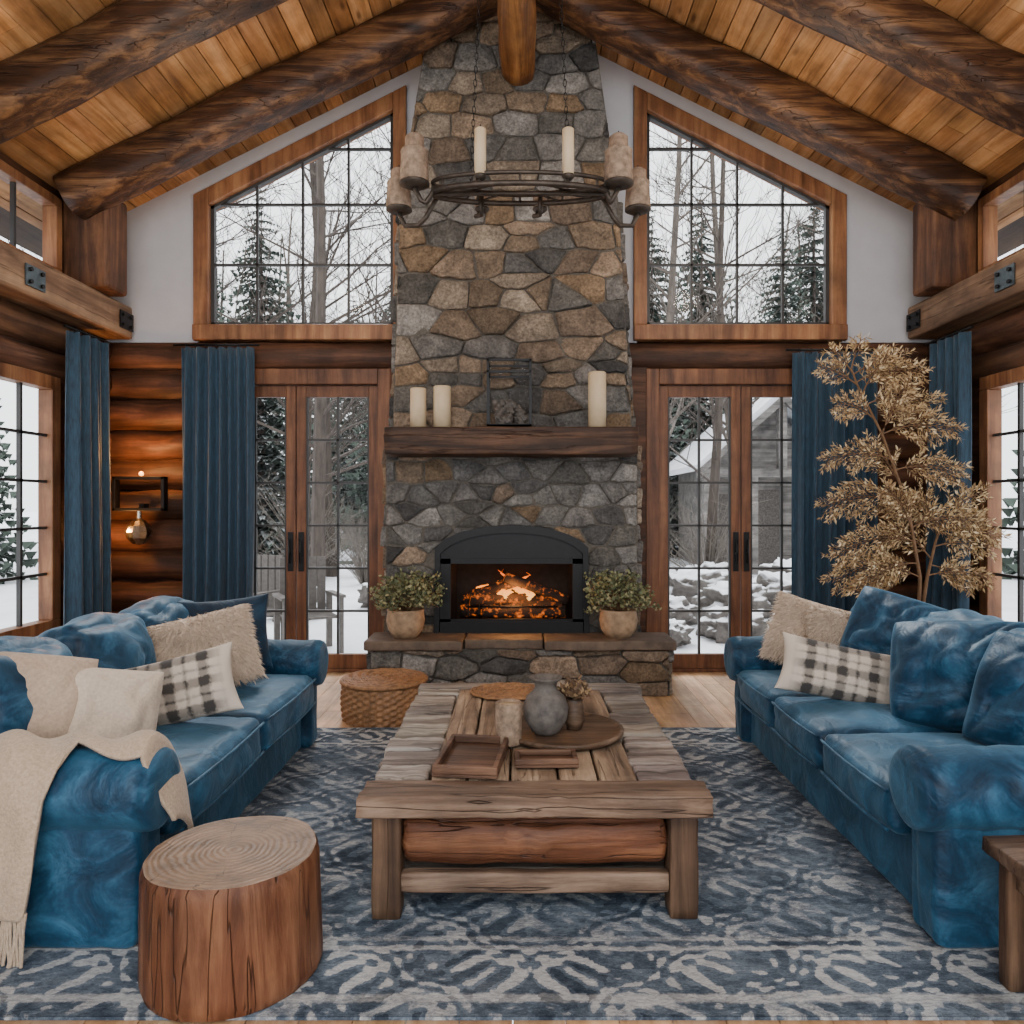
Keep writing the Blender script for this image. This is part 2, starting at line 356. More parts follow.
wb=single('wall_back',mb,M['plaster'],(0,0,0),'white plaster gable wall above log courses','wall',kind='structure')
mb=MB()
for i in range(10):
    z=.13+.255*i
    for a,b in ((-3.5,-2.69),(2.67,3.5)):
        mb.tube([(a+(b-a)*t/12,YB+.08,z) for t in range(13)],.138,16,gcol(.6,1.15),nz=.2,seed=i*3+a,fr=4)
for a,b in ((-3.5,0),(0,3.5)):
    mb.tube([(a+(b-a)*t/16,YB+.07,2.665) for t in range(17)],.128,12,gcol(.9,1.1),nz=.12,seed=b,fr=3,sq=.12)
mb.box(-3.5,-2.69,YB+.1,YB+.2,0,2.6,(.2,.2,.2)); mb.box(2.67,3.5,YB+.1,YB+.2,0,2.6,(.2,.2,.2))
mb.box(-1.1,-.9,YB-.05,YB+.01,0,2.56,(1,1,1)); mb.box(.8,1.07,YB-.05,YB+.01,0,2.56,(1,1,1))
c=mkobj('log_courses',mb,M['log'],parent=wb); c['label']='stacked dark brown round logs and header beam'
def sidewall(sg,nm):
    X=sg*HW; X2=sg*(HW+.06)
    def B(mb,y0,y1,z0,z1,c=(.55,.5,.45)): mb.box(min(X,X2),max(X,X2),y0,y1,z0,z1,c)
    mb=MB(); B(mb,Y0,2.9,0,3.85); B(mb,2.9,5.58,0,.5); B(mb,5.58,YB+.18,0,2.95); B(mb,2.9,5.58,2.32,2.95)
    B(mb,2.9,4.72,2.95,3.85); B(mb,5.62,YB+.18,2.95,3.85); B(mb,4.72,5.62,2.95,3.14); B(mb,4.72,5.62,3.68,3.85)
    w=single(nm,mb,M['logy'],(0,0,0),'log side wall with windows','wall',kind='structure')
    mb=MB()
    for i in range(12):
        z=.13+.255*i
        segs=[(5.95,YB),(Y0,2.7)] if .2<z<2.4 else [(Y0,YB)]
        if z>2.8: continue
        for a,b in segs: mb.tube([(X+sg*.06,a+(b-a)*t/14,z) for t in range(15)],.14,14,gcol(.7,1.15),nz=.14,seed=i+sg,fr=3)
    mkobj('log_courses',mb,M['logy'],parent=w)
sidewall(-1,'wall_left'); sidewall(1,'wall_right')
def back_window(nm,sg):
    X0,X1=.955,2.74
    zt0,zt1,zb=4.93,4.01,2.79; fw=.13
    T=Thing(nm,(sg*1.87,YB,2.79),'trapezoid gable window with wooden frame and dark muntins','window',kind='structure')
    mb=MB(); e=lambda p:[(sg*a,b) for a,b in p]; sl=(zt0-zt1)/(X1-X0)
    ya,yb=YB-.05,YB+.12
    mb.prism(e([(X0,zb),(X1,zb),(X1,zb+fw),(X0,zb+fw)]),ya-.02,yb)
    mb.prism(e([(X0,zb+fw),(X0+fw-.02,zb+fw),(X0+fw-.02,zt0-sl*.11),(X0,zt0)]),ya,yb)
    mb.prism(e([(X1-fw,zb+fw),(X1,zb+fw),(X1,zt1),(X1-fw,zt1+sl*fw)]),ya,yb)
    mb.prism(e([(X0+.11,zt0-sl*.11),(X1-fw,zt1+sl*fw),(X1-fw,zt1+sl*fw-.15),(X0+.11,zt0-sl*.11-.15)]),ya,yb)
    T.part('frame',mb,M['frame'],bevel=.008)
    mb=MB(); a0,a1=X0+fw-.02,X1-fw
    top=lambda x: zt0-sl*(x-X0)-.14
    for (p,q) in ((a0,a0+.03),(a1-.03,a1)): mb.prism(e([(p,zb+fw),(q,zb+fw),(q,top(q)),(p,top(p))]),YB,YB+.05)
    mb.prism(e([(a0,zb+fw),(a1,zb+fw),(a1,zb+fw+.03),(a0,zb+fw+.03)]),YB,YB+.05)
    mb.prism(e([(a0,top(a0)-.035),(a1,top(a1)-.035),(a1,top(a1)),(a0,top(a0))]),YB,YB+.05)
    for i in (1,2,3):
        x=a0+(a1-a0)*i/4; mb.prism(e([(x-.009,zb+fw),(x+.009,zb+fw),(x+.009,top(x)),(x-.009,top(x))]),YB+.01,YB+.04)
    for z in (3.44,3.95,4.42):
        xe=min(a1,X0+(zt0-.14-z)/sl); mb.prism(e([(a0,z-.009),(xe,z-.009),(xe,z+.009),(a0,z+.009)]),YB+.01,YB+.04)
    T.part('muntin_grid',mb,M['muntin'])
    mb=MB(); mb.add([(sg*a,YB+.025,b) for a,b in ((a0,zb+fw),(a1,zb+fw),(a1,top(a1)),(a0,top(a0)))],[(0,1,2,3)])
    T.part('glass',mb,M['glass'])
back_window('window_1',-1); back_window('window_2',1)
def side_window(nm,sg,y0,y1,z0,z1,ny,nzz,f=.1):
    X=sg*HW; T=Thing(nm,(X,(y0+y1)/2,z0),'side window with wooden frame and muntins','window',kind='structure')
    def B(mb,xa,xb,*r): mb.box(min(X+sg*xa,X+sg*xb),max(X+sg*xa,X+sg*xb),*r)
    mb=MB()
    B(mb,-.06,.05,y0,y1,z0,z0+f); B(mb,-.06,.05,y0,y1,z1-f,z1); B(mb,-.06,.05,y0,y0+f,z0+f,z1-f); B(mb,-.06,.05,y1-f,y1,z0+f,z1-f)
    T.part('frame',mb,M['frame'],bevel=.006)
    mb=MB()
    for i in range(1,ny):
        y=y0+f+(y1-y0-2*f)*i/ny; w=.035 if i%3==0 else .012; B(mb,-.02,.01,y-w,y+w,z0+f,z1-f)
    for i in range(1,nzz):
        z=z0+f+(z1-z0-2*f)*i/nzz; B(mb,-.02,.01,y0+f,y1-f,z-.010,z+.010)
    T.part('muntin_grid',mb,M['muntin'])
    mb=MB(); mb.add([(X,y0+f,z0+f),(X,y1-f,z0+f),(X,y1-f,z1-f),(X,y0+f,z1-f)],[(0,1,2,3)])
    T.part('glass',mb,M['glass'])
side_window('window_3',-1,2.86,5.62,.46,2.36,9,5); side_window('window_4',1,2.86,5.62,.46,2.36,9,5)
side_window('window_5',-1,4.7,5.64,3.1,3.7,2,1,.07); side_window('window_6',1,4.7,5.64,3.1,3.7,2,1,.07)
def door(nm,cx):
    T=Thing(nm,(cx,YB,0),'double french door in brown wood with divided glass','door',kind='structure')
    w=.70; mb=MB()
    mb.box(cx-w-.11,cx-w,YB-.06,YB+.14,0,2.55); mb.box(cx+w,cx+w+.11,YB-.06,YB+.14,0,2.55); mb.box(cx-w,cx+w,YB-.06,YB+.14,2.42,2.55)
    mb.box(cx-w,cx+w,YB-.02,YB+.14,0,.03)
    T.part('door_frame',mb,M['framed'],bevel=.006)
    for s in (-1,1):
        a,b=(cx-w+.005,cx-.004) if s<0 else (cx+.004,cx+w-.005)
        mb=MB(); st=.08
        mb.box(a,a+st,YB,YB+.05,.03,2.415); mb.box(b-st,b,YB,YB+.05,.03,2.415)
        mb.box(a+st,b-st,YB,YB+.05,2.32,2.415); mb.box(a+st,b-st,YB,YB+.05,.03,.15)
        L=T.part('door_leaf',mb,M['framed'],bevel=.005)
        def sub(name,mb,mat): return mkobj(name,mb,mat,T.org,L)
        mb=MB(); xm=(a+b)/2; mb.box(xm-.009,xm+.009,YB+.01,YB+.04,.15,2.32)
        for q in (a+st,b-st-.014): mb.box(q,q+.014,YB+.008,YB+.042,.15,2.32)
        for i in range(1,6):
            z=.15+2.17*i/6; mb.box(a+st,b-st,YB+.01,YB+.04,z-.009,z+.009)
        sub('muntin_grid',mb,M['muntin'])
        mb=MB(); mb.add([(a+st,YB+.025,.15),(b-st,YB+.025,.15),(b-st,YB+.025,2.32),(a+st,YB+.025,2.32)],[(0,1,2,3)]); sub('glass',mb,M['glass'])
        xh=cx+s*.045; mb=MB(); mb.box(xh-.022,xh+.022,YB-.012,YB,.85,1.18); mb.tube([(xh,YB-.01,1.0),(xh,YB-.05,1.0)],.01); mb.tube([(xh,YB-.05,.92),(xh,YB-.05,1.12)],.009)
        sub('door_handle',mb,M['black'])
door('door_1',-1.89); door('door_2',1.865)
for i,y in enumerate((5.6,4.5,2.9)):
    for sg in (-1,1):
        mb=MB(); NN=40; pts=[(sg*(3.36-3.34*t/NN),y+.01*math.sin(t*.3),5.375-.5*(3.36-3.34*t/NN)+.004*math.sin(t*.4+i)) for t in range(NN+1)]
        mb.tube(pts,[.160+.004*math.sin(t*.4+i) for t in range(NN+1)],24,gcol(.85,1.1),nz=.07,seed=i*4+sg,sm=True,fr=3.2,sq=.18)
        single('roof_rafter_log',mb,M['beam'],(sg*3.4,y,3.64),'dark brown hewn log rafter under plank ceiling','beam',group='log roof rafters')
mb=MB(); mb.tube([(-.02+.008*math.sin(t*.4),Y0+(5.85-Y0)*t/50,4.80) for t in range(51)],[.132+.005*math.sin(t*.7) for t in range(51)],16,nz=.14,fr=3)
single('ridge_log',mb,M['ridge'],(0,5.8,4.8),'honey brown peeled ridge log ending at the chimney','beam')
for sg in (-1,1):
    mb=MB(); x0,x1=sorted((sg*3.24,sg*3.52)); mb.box(x0,x1,Y0,YB-.05,2.79,3.06)
    T=Thing('wall_plate_beam',(sg*3.4,YB-.05,2.79),'squared weathered timber beam with bolted steel plates','beam',group='wall plate beams')
    T.part('timber',mb,M['plate'],bevel=.02)
    xs=sg*3.235; 
    for yy in (6.16,5.0):
        mb=MB(); a,b=sorted((xs,xs-sg*.01)); mb.box(a,b,yy-.1,yy+.1,2.85,2.99)
        T.part('steel_plate',mb,M['steel'] if yy<6 else M['black'])
        for dy in (-.06,.06):
            for z in (2.88,2.96):
                mb=MB(); mb.tube([(xs-sg*.01,yy+dy,z),(xs-sg*.025,yy+dy,z)],.014,8); T.part('bolt',mb,M['black'])
    mb=MB(); x0,x1=sorted((sg*3.12,sg*3.48)); mb.box(x0,x1,5.68,5.98,3.06,3.8); 
    single('roof_post',mb,M['post'],(sg*3.3,5.8,3.06),'squared brown timber post on the wall beam','post',group='roof posts',bevel=.03)
    mb=MB(); x0,x1=sorted((sg*3.22,sg*3.48)); mb.box(x0,x1,4.38,4.66,3.06,3.75)
    single('roof_post',mb,M['post'],(sg*3.3,4.5,3.06),'squared brown timber post on the wall beam','post',group='roof posts',bevel=.03)
for sg in (-1,1):
    x=sg*2.35; T=Thing('ceiling_spotlight',(x,3.95,roof(2.35)),'small black cylindrical spotlight on plank ceiling','lamp',group='ceiling spotlights')
    mb=MB(); mb.tube([(x,3.95,roof(2.35)),(x,3.95,roof(2.35)-.08)],.015); T.part('stem',mb,M['black'])
    mb=MB(); mb.tube([(x,3.95,roof(2.35)-.07),(x*.98,3.98,roof(2.35)-.2)],.05,16); T.part('lamp_head',mb,M['black'])
# ------------------------------------------------------------ stones
def clip(poly,a,b,c):
    out=[]; n=len(poly)
    for i in range(n):
        p=poly[i];q=poly[(i+1)%n]; dp=a*p[0]+b*p[1]-c; dq=a*q[0]+b*q[1]-c
        if dp<=0: out.append(p)
        if (dp<0<dq) or (dq<0<dp):
            t=dp/(dp-dq); out.append((p[0]+(q[0]-p[0])*t,p[1]+(q[1]-p[1])*t))
    return out
def cen(p):
    A=cx=cy=0
    for i in range(len(p)):
        x0,y0=p[i];x1,y1=p[(i+1)%len(p)]; k=x0*y1-x1*y0; A+=k;cx+=(x0+x1)*k;cy+=(y0+y1)*k
    A/=2
    if abs(A)<1e-7: return (p[0],0)
    return ((cx/(6*A),cy/(6*A)),abs(A))
def cells(outline,sx,sy,jit=.20,an=.50):
    xs=[p[0] for p in outline]; ys=[p[1] for p in outline]
    pts=[]; y=min(ys)
    while y<max(ys)+sy*.5:
        h=sy*U(.7,1.4); x=min(xs)-sx*U(0,.9)
        while x<max(xs)+sx:
            w=sx*U(.5,1.6); 
            if w<sx*.8 and U(0,1)<.5:
                pts.append(((x+w/2)*an,y+h*.25)); pts.append(((x+w/2+U(-.02,.02))*an,y+h*.78))
            else: pts.append(((x+w/2)*an,y+h/2+U(-jit,jit)*h))
            x+=w
        y+=h
    out=[]; O=[(a*an,b) for a,b in outline]
    for i,p in enumerate(pts):
        poly=list(O)
        nb=sorted((q for j,q in enumerate(pts) if j!=i),key=lambda q:(q[0]-p[0])**2+(q[1]-p[1])**2)[:24]
        for q in nb:
            a,b=q[0]-p[0],q[1]-p[1]; c=(q[0]**2+q[1]**2-p[0]**2-p[1]**2)/2
            poly=clip(poly,a,b,c)
            if len(poly)<3: break
        if len(poly)>=3: out.append([(a/an,b) for a,b in poly])
    return out
PG=[hx('7f7c78'),hx('6e6c69'),hx('5e5c5a'),hx('797571'),hx('8b8782'),hx('67645f'),hx('73706b'),hx('4f4e4d')]
PT=[hx('877a6b'),hx('8d7b69'),hx('7d6d5c'),hx('766759'),hx('968979'),hx('86715a')]
def stone(mb,poly,f,th,gap=.0075,tan=.3):
    c,A=cen(poly)
    if A<.0009: return
    rm=math.sqrt(A/math.pi); P=[]; n=len(poly)
    for i in range(n):
        p=poly[i];q=poly[(i+1)%n]; L=math.hypot(p[0]-q[0],p[1]-q[1])
        if L<.006: continue
        e=min(.3,.011/L); 
        P.append((p[0]*(1-e)+q[0]*e,p[1]*(1-e)+q[1]*e))
        if L>.07:
            for k in (.35,.65): 
                nx_,ny_=(p[1]-q[1])/L,(q[0]-p[0])/L; o=U(-.006,.006)
                P.append((p[0]*(1-k)+q[0]*k+nx_*o,p[1]*(1-k)+q[1]*k+ny_*o))
        P.append((p[0]*e+q[0]*(1-e),p[1]*e+q[1]*(1-e)))
    if len(P)<5: return
    t=th*U(.6,1.2); tl=(U(-.10,.10),U(-.10,.10)); m=len(P)
    def ring(g,d): 
        o=[]
        for p in P:
            dx,dy=p[0]-c[0],p[1]-c[1]; l=math.hypot(dx,dy) or 1; k=max(.1,1-g/l)
            o.append(f(c[0]+dx*k,c[1]+dy*k,d+(tl[0]*dx+tl[1]*dy+U(-.003,.003) if d>0 else 0)))
        return o
    def ring2(k,d): return [f(c[0]+(p[0]-c[0])*k,c[1]+(p[1]-c[1])*k,d+tl[0]*(p[0]-c[0])*k+tl[1]*(p[1]-c[1])*k+U(-.006,.004)) for p in P]
    vs=ring(gap,-.02)+ring(gap,t*.78)+ring(gap+.006,t*.97)+ring2(.5,t)+[f(c[0],c[1],t+U(-.006,.004))]
    col=R.choice(PT if U(0,1)<tan else PG); b=U(.66,1.22); col=tuple(x*b for x in col)
    mb.add(vs,[(r*m+i,r*m+(i+1)%m,(r+1)*m+(i+1)%m,(r+1)*m+i) for r in range(2) for i in range(m)],col,False)
    o=len(mb.v)-len(vs)
    for i in range(m):
        for q in ((2*m+i,2*m+(i+1)%m,3*m+(i+1)%m,3*m+i),(3*m+i,3*m+(i+1)%m,4*m)):
            mb.f.append([o+z for z in q]); mb.c.append(col); mb.s.append(True); mb.m.append(0)
YF=5.89
FX0,FX1=-.66,.53; FC=(FX0+FX1)/2; FH=(FX1-FX0)/2; ZS=1.0; ZA=1.235
def arch(x):
    u=max(-1,min(1,(x-FC)/FH)); return ZS+(ZA-ZS)*math.sqrt(max(0,1-u*u*.93))
FP=Thing('fireplace',(-.05,5.5,0),'tall tapered fieldstone fireplace and chimney with raised hearth','fireplace')
mb=MB()
lo=[(-1.05,.36),(.92,.36),(.92,1.88),(-1.05,1.88)]
fr=lambda u,v,t:(u,YF-t,v)
for p in cells(lo,.19,.15):
    c,A=cen(p); 
    if FX0<c[0]<FX1 or any(FX0<q[0]<FX1 and q[1]<arch(q[0]) for q in p):
        if c[0]<FX0+.02 and c[1]<1.05: p=clip(p,1,0,FX0)
        elif c[0]>FX1-.02 and c[1]<1.05: p=clip(p,-1,0,-FX1)
        else:
            x=c[0]; z=arch(x); s=(arch(x+.02)-arch(x-.02))/.04; p=clip(p,s,-1,s*x-z)
            if c[1]<z-.12: continue
    if len(p)>=3: stone(mb,p,fr,.045,tan=.18)
up=[(-1.0,1.9),(.885,1.9),(.77,3.79),(.62,4.85),(.56,5.26),(0,5.5),(-.7,5.19),(-.77,4.85),(-.94,3.79)]
for p in cells(up,.27,.195): stone(mb,p,fr,.05,tan=.45)
for sg,xl,xu in ((-1,-1.0,-.94),(1,.885,.77)):
    fs_=lambda u,v,t,sg=sg,xl=xl,xu=xu:((xl+(xu-xl)*(v-1.9)/1.9 if v>1.9 else (-1.05 if sg<0 else .92))+sg*t,u,v)
    for p in cells([(YF,.02),(YB,.02),(YB,1.88),(YF,1.88)],.2,.16): stone(mb,p,fs_,.035)
    for p in cells([(YF,1.9),(YB,1.9),(YB,3.8),(YF,3.8)],.25,.18): stone(mb,p,fs_,.035)
FP.part('chimney_stonework',mb,M['stone'],'rough grey and tan fieldstones',recalc=True)
mb=MB(); N=16
arc=[(FX0+(FX1-FX0)*i/N,arch(FX0+(FX1-FX0)*i/N)) for i in range(N+1)]
mb.prism([(-1.05,0),(-1.05,1.88),(-1.0,1.9),(-.94,3.79),(-.77,4.85),(-.7,5.17),(0,5.49),(.56,5.24),(.62,4.85),(.77,3.79),(.885,1.9),(.92,1.88),(.92,0),(FX1,0)]+arc[::-1]+[(FX0,0)],YF-.018,YB-.02)
FP.part('mortar_core',mb,M['mortar'])
mb=MB()
hf=lambda u,v,t:(u,5.53-t,v)
for p in cells([(-1.1,.0),(1.1,.0),(1.1,.34),(-1.1,.34)],.26,.15,.3): stone(mb,p,hf,.035,tan=.4)
for sg in (-1,1):
    for p in cells([(5.53,.0),(YF,.0),(YF,.34),(5.53,.34)],.2,.15,.3): stone(mb,p,lambda u,v,t,sg=sg:(sg*(1.1+t),u,v),.03)
FP.part('hearth_stonework',mb,M['stone'])
mb=MB(); mb.box(-1.1,1.1,5.54,YF,0,.345); FP.part('hearth_core',mb,M['mortar'])
for a,b,y in ((-1.14,-.42,5.46),(-.41,.17,5.52),(.18,1.14,5.46)):
    mb=MB(); n=10; top=[(a+(b-a)*i/n,y+U(-.015,.015)) for i in range(n+1)]+[(b,YF-.03),(a,YF-.03)]
    mb.prism(top,.345,.415,f=lambda p,q,t:(p,q,t)); FP.part('hearth_slab',mb,M['slate'],'flat tan slate slab',bevel=.01)
mb=MB(); mb.puff((-.065,5.67,1.88),(1.87,.36,.205),.012,wr=.012,seed=4,n=30,wf=9); 
FP.part('mantel_beam',mb,M['mantel'],'thick rough dark wood mantel beam')
mb=MB()
outer=[(FX0-.01,.415)]+[(a,b+.015) for a,b in arc]+[(FX1+.01,.415)]
def scal(p,k,kz,z0=.415): return (FC+(p[0]-FC)*k,z0+(p[1]-z0)*kz)
inn=[scal(p,.93,.93) for p in outer]
n=len(outer); vs=[(a,YF-.075,b) for a,b in outer]+[(a,YF-.075,b) for a,b in inn]+[(a,YF+.02,b) for a,b in outer]+[(a,YF+.02,b) for a,b in inn]
fs=[]
for i in range(n-1): fs+=[(i,i+1,n+i+1,n+i),(2*n+i,2*n+i+1,i+1,i),(n+i,n+i+1,3*n+i+1,3*n+i)]
mb.add(vs,fs); mb.box(FX0+.04,FX1-.04,YF-.07,YF,.415,.50)
FP.part('firebox_surround',mb,M['black'],'black arched metal fireplace surround')
mb=MB(); N2=14; q=[(FX0+.03+(FX1-FX0-.06)*i/N2) for i in range(N2+1)]
mb.prism([(a,(scal((a,arch(a)+.015),1,.945))[1]) for a in q]+[(FX1-.03,.99),(FX0+.03,.99)],YF-.04,YF-.02)
mb.box(FX0+.03,FX0+.12,YF-.055,YF-.02,.48,1.0); mb.box(FX1-.12,FX1-.03,YF-.055,YF-.02,.48,1.0)
mb.box(FX0+.03,FX1-.03,YF-.055,YF-.02,.95,.99); mb.box(FX0+.03,FX1-.03,YF-.055,YF-.02,.48,.52)
FP.part('firebox_door_frame',mb,M['black'])
mb=MB(); x0,x1=FX0+.03,FX1-.03
mb.add([(x0,YF,.42),(x1,YF,.42),(x1-.1,YF+.4,.42),(x0+.1,YF+.4,.42),(x0,YF,1.2),(x1,YF,1.2),(x1-.1,YF+.4,1.15),(x0+.1,YF+.4,1.15)],[(0,1,2,3),(3,2,6,7),(0,3,7,4),(1,5,6,2),(4,7,6,5)])
FP.part('firebox_lining',mb,M['sooty'])
mb=MB()
for i in range(9):
    x=x0+.22+i*.085; mb.tube([(x,YF+.06,.47),(x,YF+.06,.62)],.007,6)
mb.tube([(x0+.2,YF+.06,.60),(x1-.2,YF+.06,.60)],.008,6); mb.tube([(x0+.2,YF+.06,.48),(x1-.2,YF+.06,.48)],.008,6)
FP.part('fire_grate',mb,M['black'])
for (a,b,r) in (((-.48,YF+.2,.56),(.34,YF+.16,.58),.06),((-.40,YF+.12,.66),(.3,YF+.26,.62),.055),((-.12,YF+.1,.84),(.38,YF+.16,.64),.04),((-.46,YF+.22,.64),(-.02,YF+.14,.80),.045),((-.3,YF+.08,.56),(.36,YF+.1,.55),.05)):
    mb=MB(); A=Vector(a);B_=Vector(b); mb.tube([A.lerp(B_,t/10) for t in range(11)],r,12,nz=.3,seed=r*90,fr=8)
    single('firewood_log',mb,M['ember'],a,'charred glowing split log burning in the firebox','firewood',group='burning logs')
mb=MB()
for i in range(18):
    x=U(-.36,.10); y=YF+U(.14,.26); h=U(.06,.14)*(1.3-abs(x+.10)*1.8); z=.68+U(-.05,.04)
    if i<4: h*=1.6; x=U(-.16,.04)
    pts=[(x+.035*math.sin(t*1.3+i)*t/4,y,z+h*t/7) for t in range(8)]; mb.tube(pts,[.012,.022,.026,.022,.016,.010,.005,.001],7,cap=False)
single('fire',mb,M['flame'],(-.05,YF+.15,.6),'orange flames burning over logs','fire',kind='stuff',recalc=False)
# ------------------------------------------------------------ mantel things
ZM=1.985
def pillar(x,y,r,z,h,lab='cream pillar candle on the mantel'):
    T=Thing('pillar_candle',(x,y,z),lab,'candle','mantel candles')
    mb=MB(); mb.lathe([(0,z),(r,z),(r,z+h-.006),(r-.006,z+h),(r*.75,z+h-.004),(r*.4,z+h-.012),(0,z+h-.012)],x,y,24); T.part('wax',mb,M['candle'])
    mb=MB(); mb.tube([(x,y,z+h-.012),(x,y,z+h+.015)],.003,5); T.part('wick',mb,M['black'])
pillar(-.765,5.64,.06,ZM,.30); pillar(-.585,5.64,.066,ZM,.315); pillar(.58,5.64,.068,ZM,.42,lab='tall cream pillar candle on the mantel')
T=Thing('lantern',(-.08,5.66,ZM),'black metal and glass box lantern on the mantel','lantern')
lx0,lx1,ly0,ly1,lz0,lz1=-.245,.085,5.52,5.78,ZM,ZM+.5
mb=MB(); t=.016
for x in (lx0,lx1-t):
    for y in (ly0,ly1-t): mb.box(x,x+t,y,y+t,lz0,lz1)
for z in (lz0,lz0+.40,lz1-t):
    mb.box(lx0,lx1,ly0,ly0+t,z,z+t); mb.box(lx0,lx1,ly1-t,ly1,z,z+t); mb.box(lx0,lx0+t,ly0,ly1,z,z+t); mb.box(lx1-t,lx1,ly0,ly1,z,z+t)
mb.box(lx0,lx1,ly0,ly1,lz0,lz0+.02); T.part('frame',mb,M['black'])
mb=MB()
for a in (lx0+.006,lx1-.006): mb.add([(a,ly0,lz0),(a,ly1,lz0),(a,ly1,lz1),(a,ly0,lz1)],[(0,1,2,3)])
for yy in (ly0+.006,ly1-.006): mb.add([(lx0,yy,lz0),(lx1,yy,lz0),(lx1,yy,lz1),(lx0,yy,lz1)],[(0,1,2,3)])
T.part('glass',mb,M['glass2'])
for i in range(8):
    x,y,z=-.08+.07*((i%3)-1)+U(-.01,.01),5.66+.04*((i//3)-1),ZM+.06+.06*(i//3); mb=MB(); mb.puff((x,y,z),(.085,.07,.08),.035,wr=.03,seed=i,n=8,wf=30)
    single('pine_cone',mb,M['vase'],(x,y,z-.04),'small dark grey cone inside the lantern','ornament',group='ornaments in the lantern')
# ------------------------------------------------------------ plants on hearth
def leafcloud(mb,c,rad,n,cols,size=.03,flat=.7):
    for i in range(n):
        th=U(0,6.283); ph=math.acos(U(-.35,1)); r=U(.3,1.1)**.5
        r*=1+.25*noise.noise(Vector((math.cos(th)*2,math.sin(th)*2,ph*2)))
        p=Vector((c[0]+rad*r*math.sin(ph)*math.cos(th),c[1]+rad*r*math.sin(ph)*math.sin(th),c[2]+rad*flat*r*math.cos(ph)))
        d=Vector((U(-1,1),U(-1,1),U(-.3,1))).normalized(); s=Vector((U(-1,1),U(-1,1),U(-1,1))).cross(d).normalized()
        L=size*U(.6,1.3); w=L*.34
        mb.add([p,p+d*L*.5+s*w,p+d*L,p+d*L*.5-s*w],[(0,1,2,3)],R.choice(cols))
for x,y in ((-.86,5.64),(.74,5.64)):
    T=Thing('potted_plant',(x,y,.415),'bushy olive green plant in a round stoneware pot on the hearth','potted plant','hearth plants')
    mb=MB(); z=.415; mb.lathe([(0,z),(.09,z),(.13,z+.06),(.145,z+.13),(.135,z+.19),(.14,z+.21),(.125,z+.21),(.115,z+.17),(0,z+.17)],x,y,28); T.part('pot',mb,M['pot'])
    mb=MB(); tw=[]
    for i in range(55):
        th=U(0,6.28); r=U(.05,.29); e=(x+r*math.cos(th),y+.8*r*math.sin(th),z+U(.25,.52)-r*.3); tw.append(e); mb.tube([(x,y,z+.17),(x+.5*r*math.cos(th),y+.5*r*math.sin(th),z+.3),e],[.004,.003,.002],4,cap=False)
    T.part('stems',mb,M['twig'])
    mb=MB(); LC=[hx('5f6648'),hx('7c8058'),hx('4b5237'),hx('98926b'),hx('6c6b48')]
    leafcloud(mb,(x,y,z+.29),.24,1100,LC,.034,.7)
    for e in tw: leafcloud(mb,e,.04,14,LC,.03,1)
    T.part('foliage',mb,M['leaf'],recalc=False)
# ------------------------------------------------------------ dried tree
tx,ty=2.78,5.25
T=Thing('dried_tree',(tx,ty,0),'golden dried feathery branches in a floor pot behind the sofa','potted plant')
mb=MB(); mb.lathe([(0,0),(.14,0),(.19,.15),(.2,.32),(.17,.44),(.18,.47),(.155,.47),(.15,.4),(0,.4)],tx,ty,28); T.part('pot',mb,M['pot'])
stems=MB(); fol=MB(); COL=[hx('bda178'),hx('cfb68b'),hx('a68b64'),hx('8d7150'),hx('d6c29c'),hx('b2966c')]
def leafy(p,d,L):
    s=Vector((U(-1,1),U(-.4,.4),U(-1,1))).cross(d)
    if s.length<.01: return
    s.normalize(); w=L*.16
    fol.add([p,p+d*L*.45+s*w,p+d*L,p+d*L*.45-s*w],[(0,1,2,3)],R.choice(COL))
def frond(p,d,L,depth):
    n=max(4,int(L/(.034 if depth else .021))); pts=[p.copy()]; q=p.copy(); dd=d.copy()
    for i in range(n):
        dd=(dd+Vector((U(-.06,.06),U(-.05,.05),-.065 if depth else -.04))).normalized(); q=q+dd*(L/n); pts.append(q.copy())
        if depth>0 and i>0:
            for s in (-1,1):
                ax=Vector((0,-1,0)); side=(dd.cross(ax)).normalized()*s
                frond(q.copy(),(dd*.8+side*.6+Vector((0,U(-.4,.4),-.1))).normalized(),L*(.45-.28*i/n)*U(.7,1.25),depth-1)
        if depth==0:
            for s in (-1,1,0):
                leafy(q,(dd+dd.cross(Vector((0,-1,0)))*s*.8+Vector((U(-.3,.3),U(-.6,.6),U(-.3,.3)))).normalized(),U(.028,.05))
    stems.tube(pts,[.005*(1-i/len(pts))*(1+depth)*.6+.001 for i in range(len(pts))],4,cap=False)
def trunk(ps): stems.tube(ps,[.014-.010*i/len(ps) for i in range(len(ps))],7)
tr1=[Vector(p) for p in ((tx,ty,.42),(2.80,ty,.9),(2.70,ty-.03,1.4),(2.52,ty-.03,1.9),(2.36,ty,2.25),(2.32,ty,2.36))]
trunk(tr1)
tr2=[Vector(p) for p in ((tx,ty,.42),(2.85,ty,.9),(2.92,ty+.02,1.15),(2.96,ty,1.3))]
trunk(tr2)
def al(tr,t):
    f=t*(len(tr)-1); i=min(int(f),len(tr)-2); return tr[i].lerp(tr[i+1],f-i)
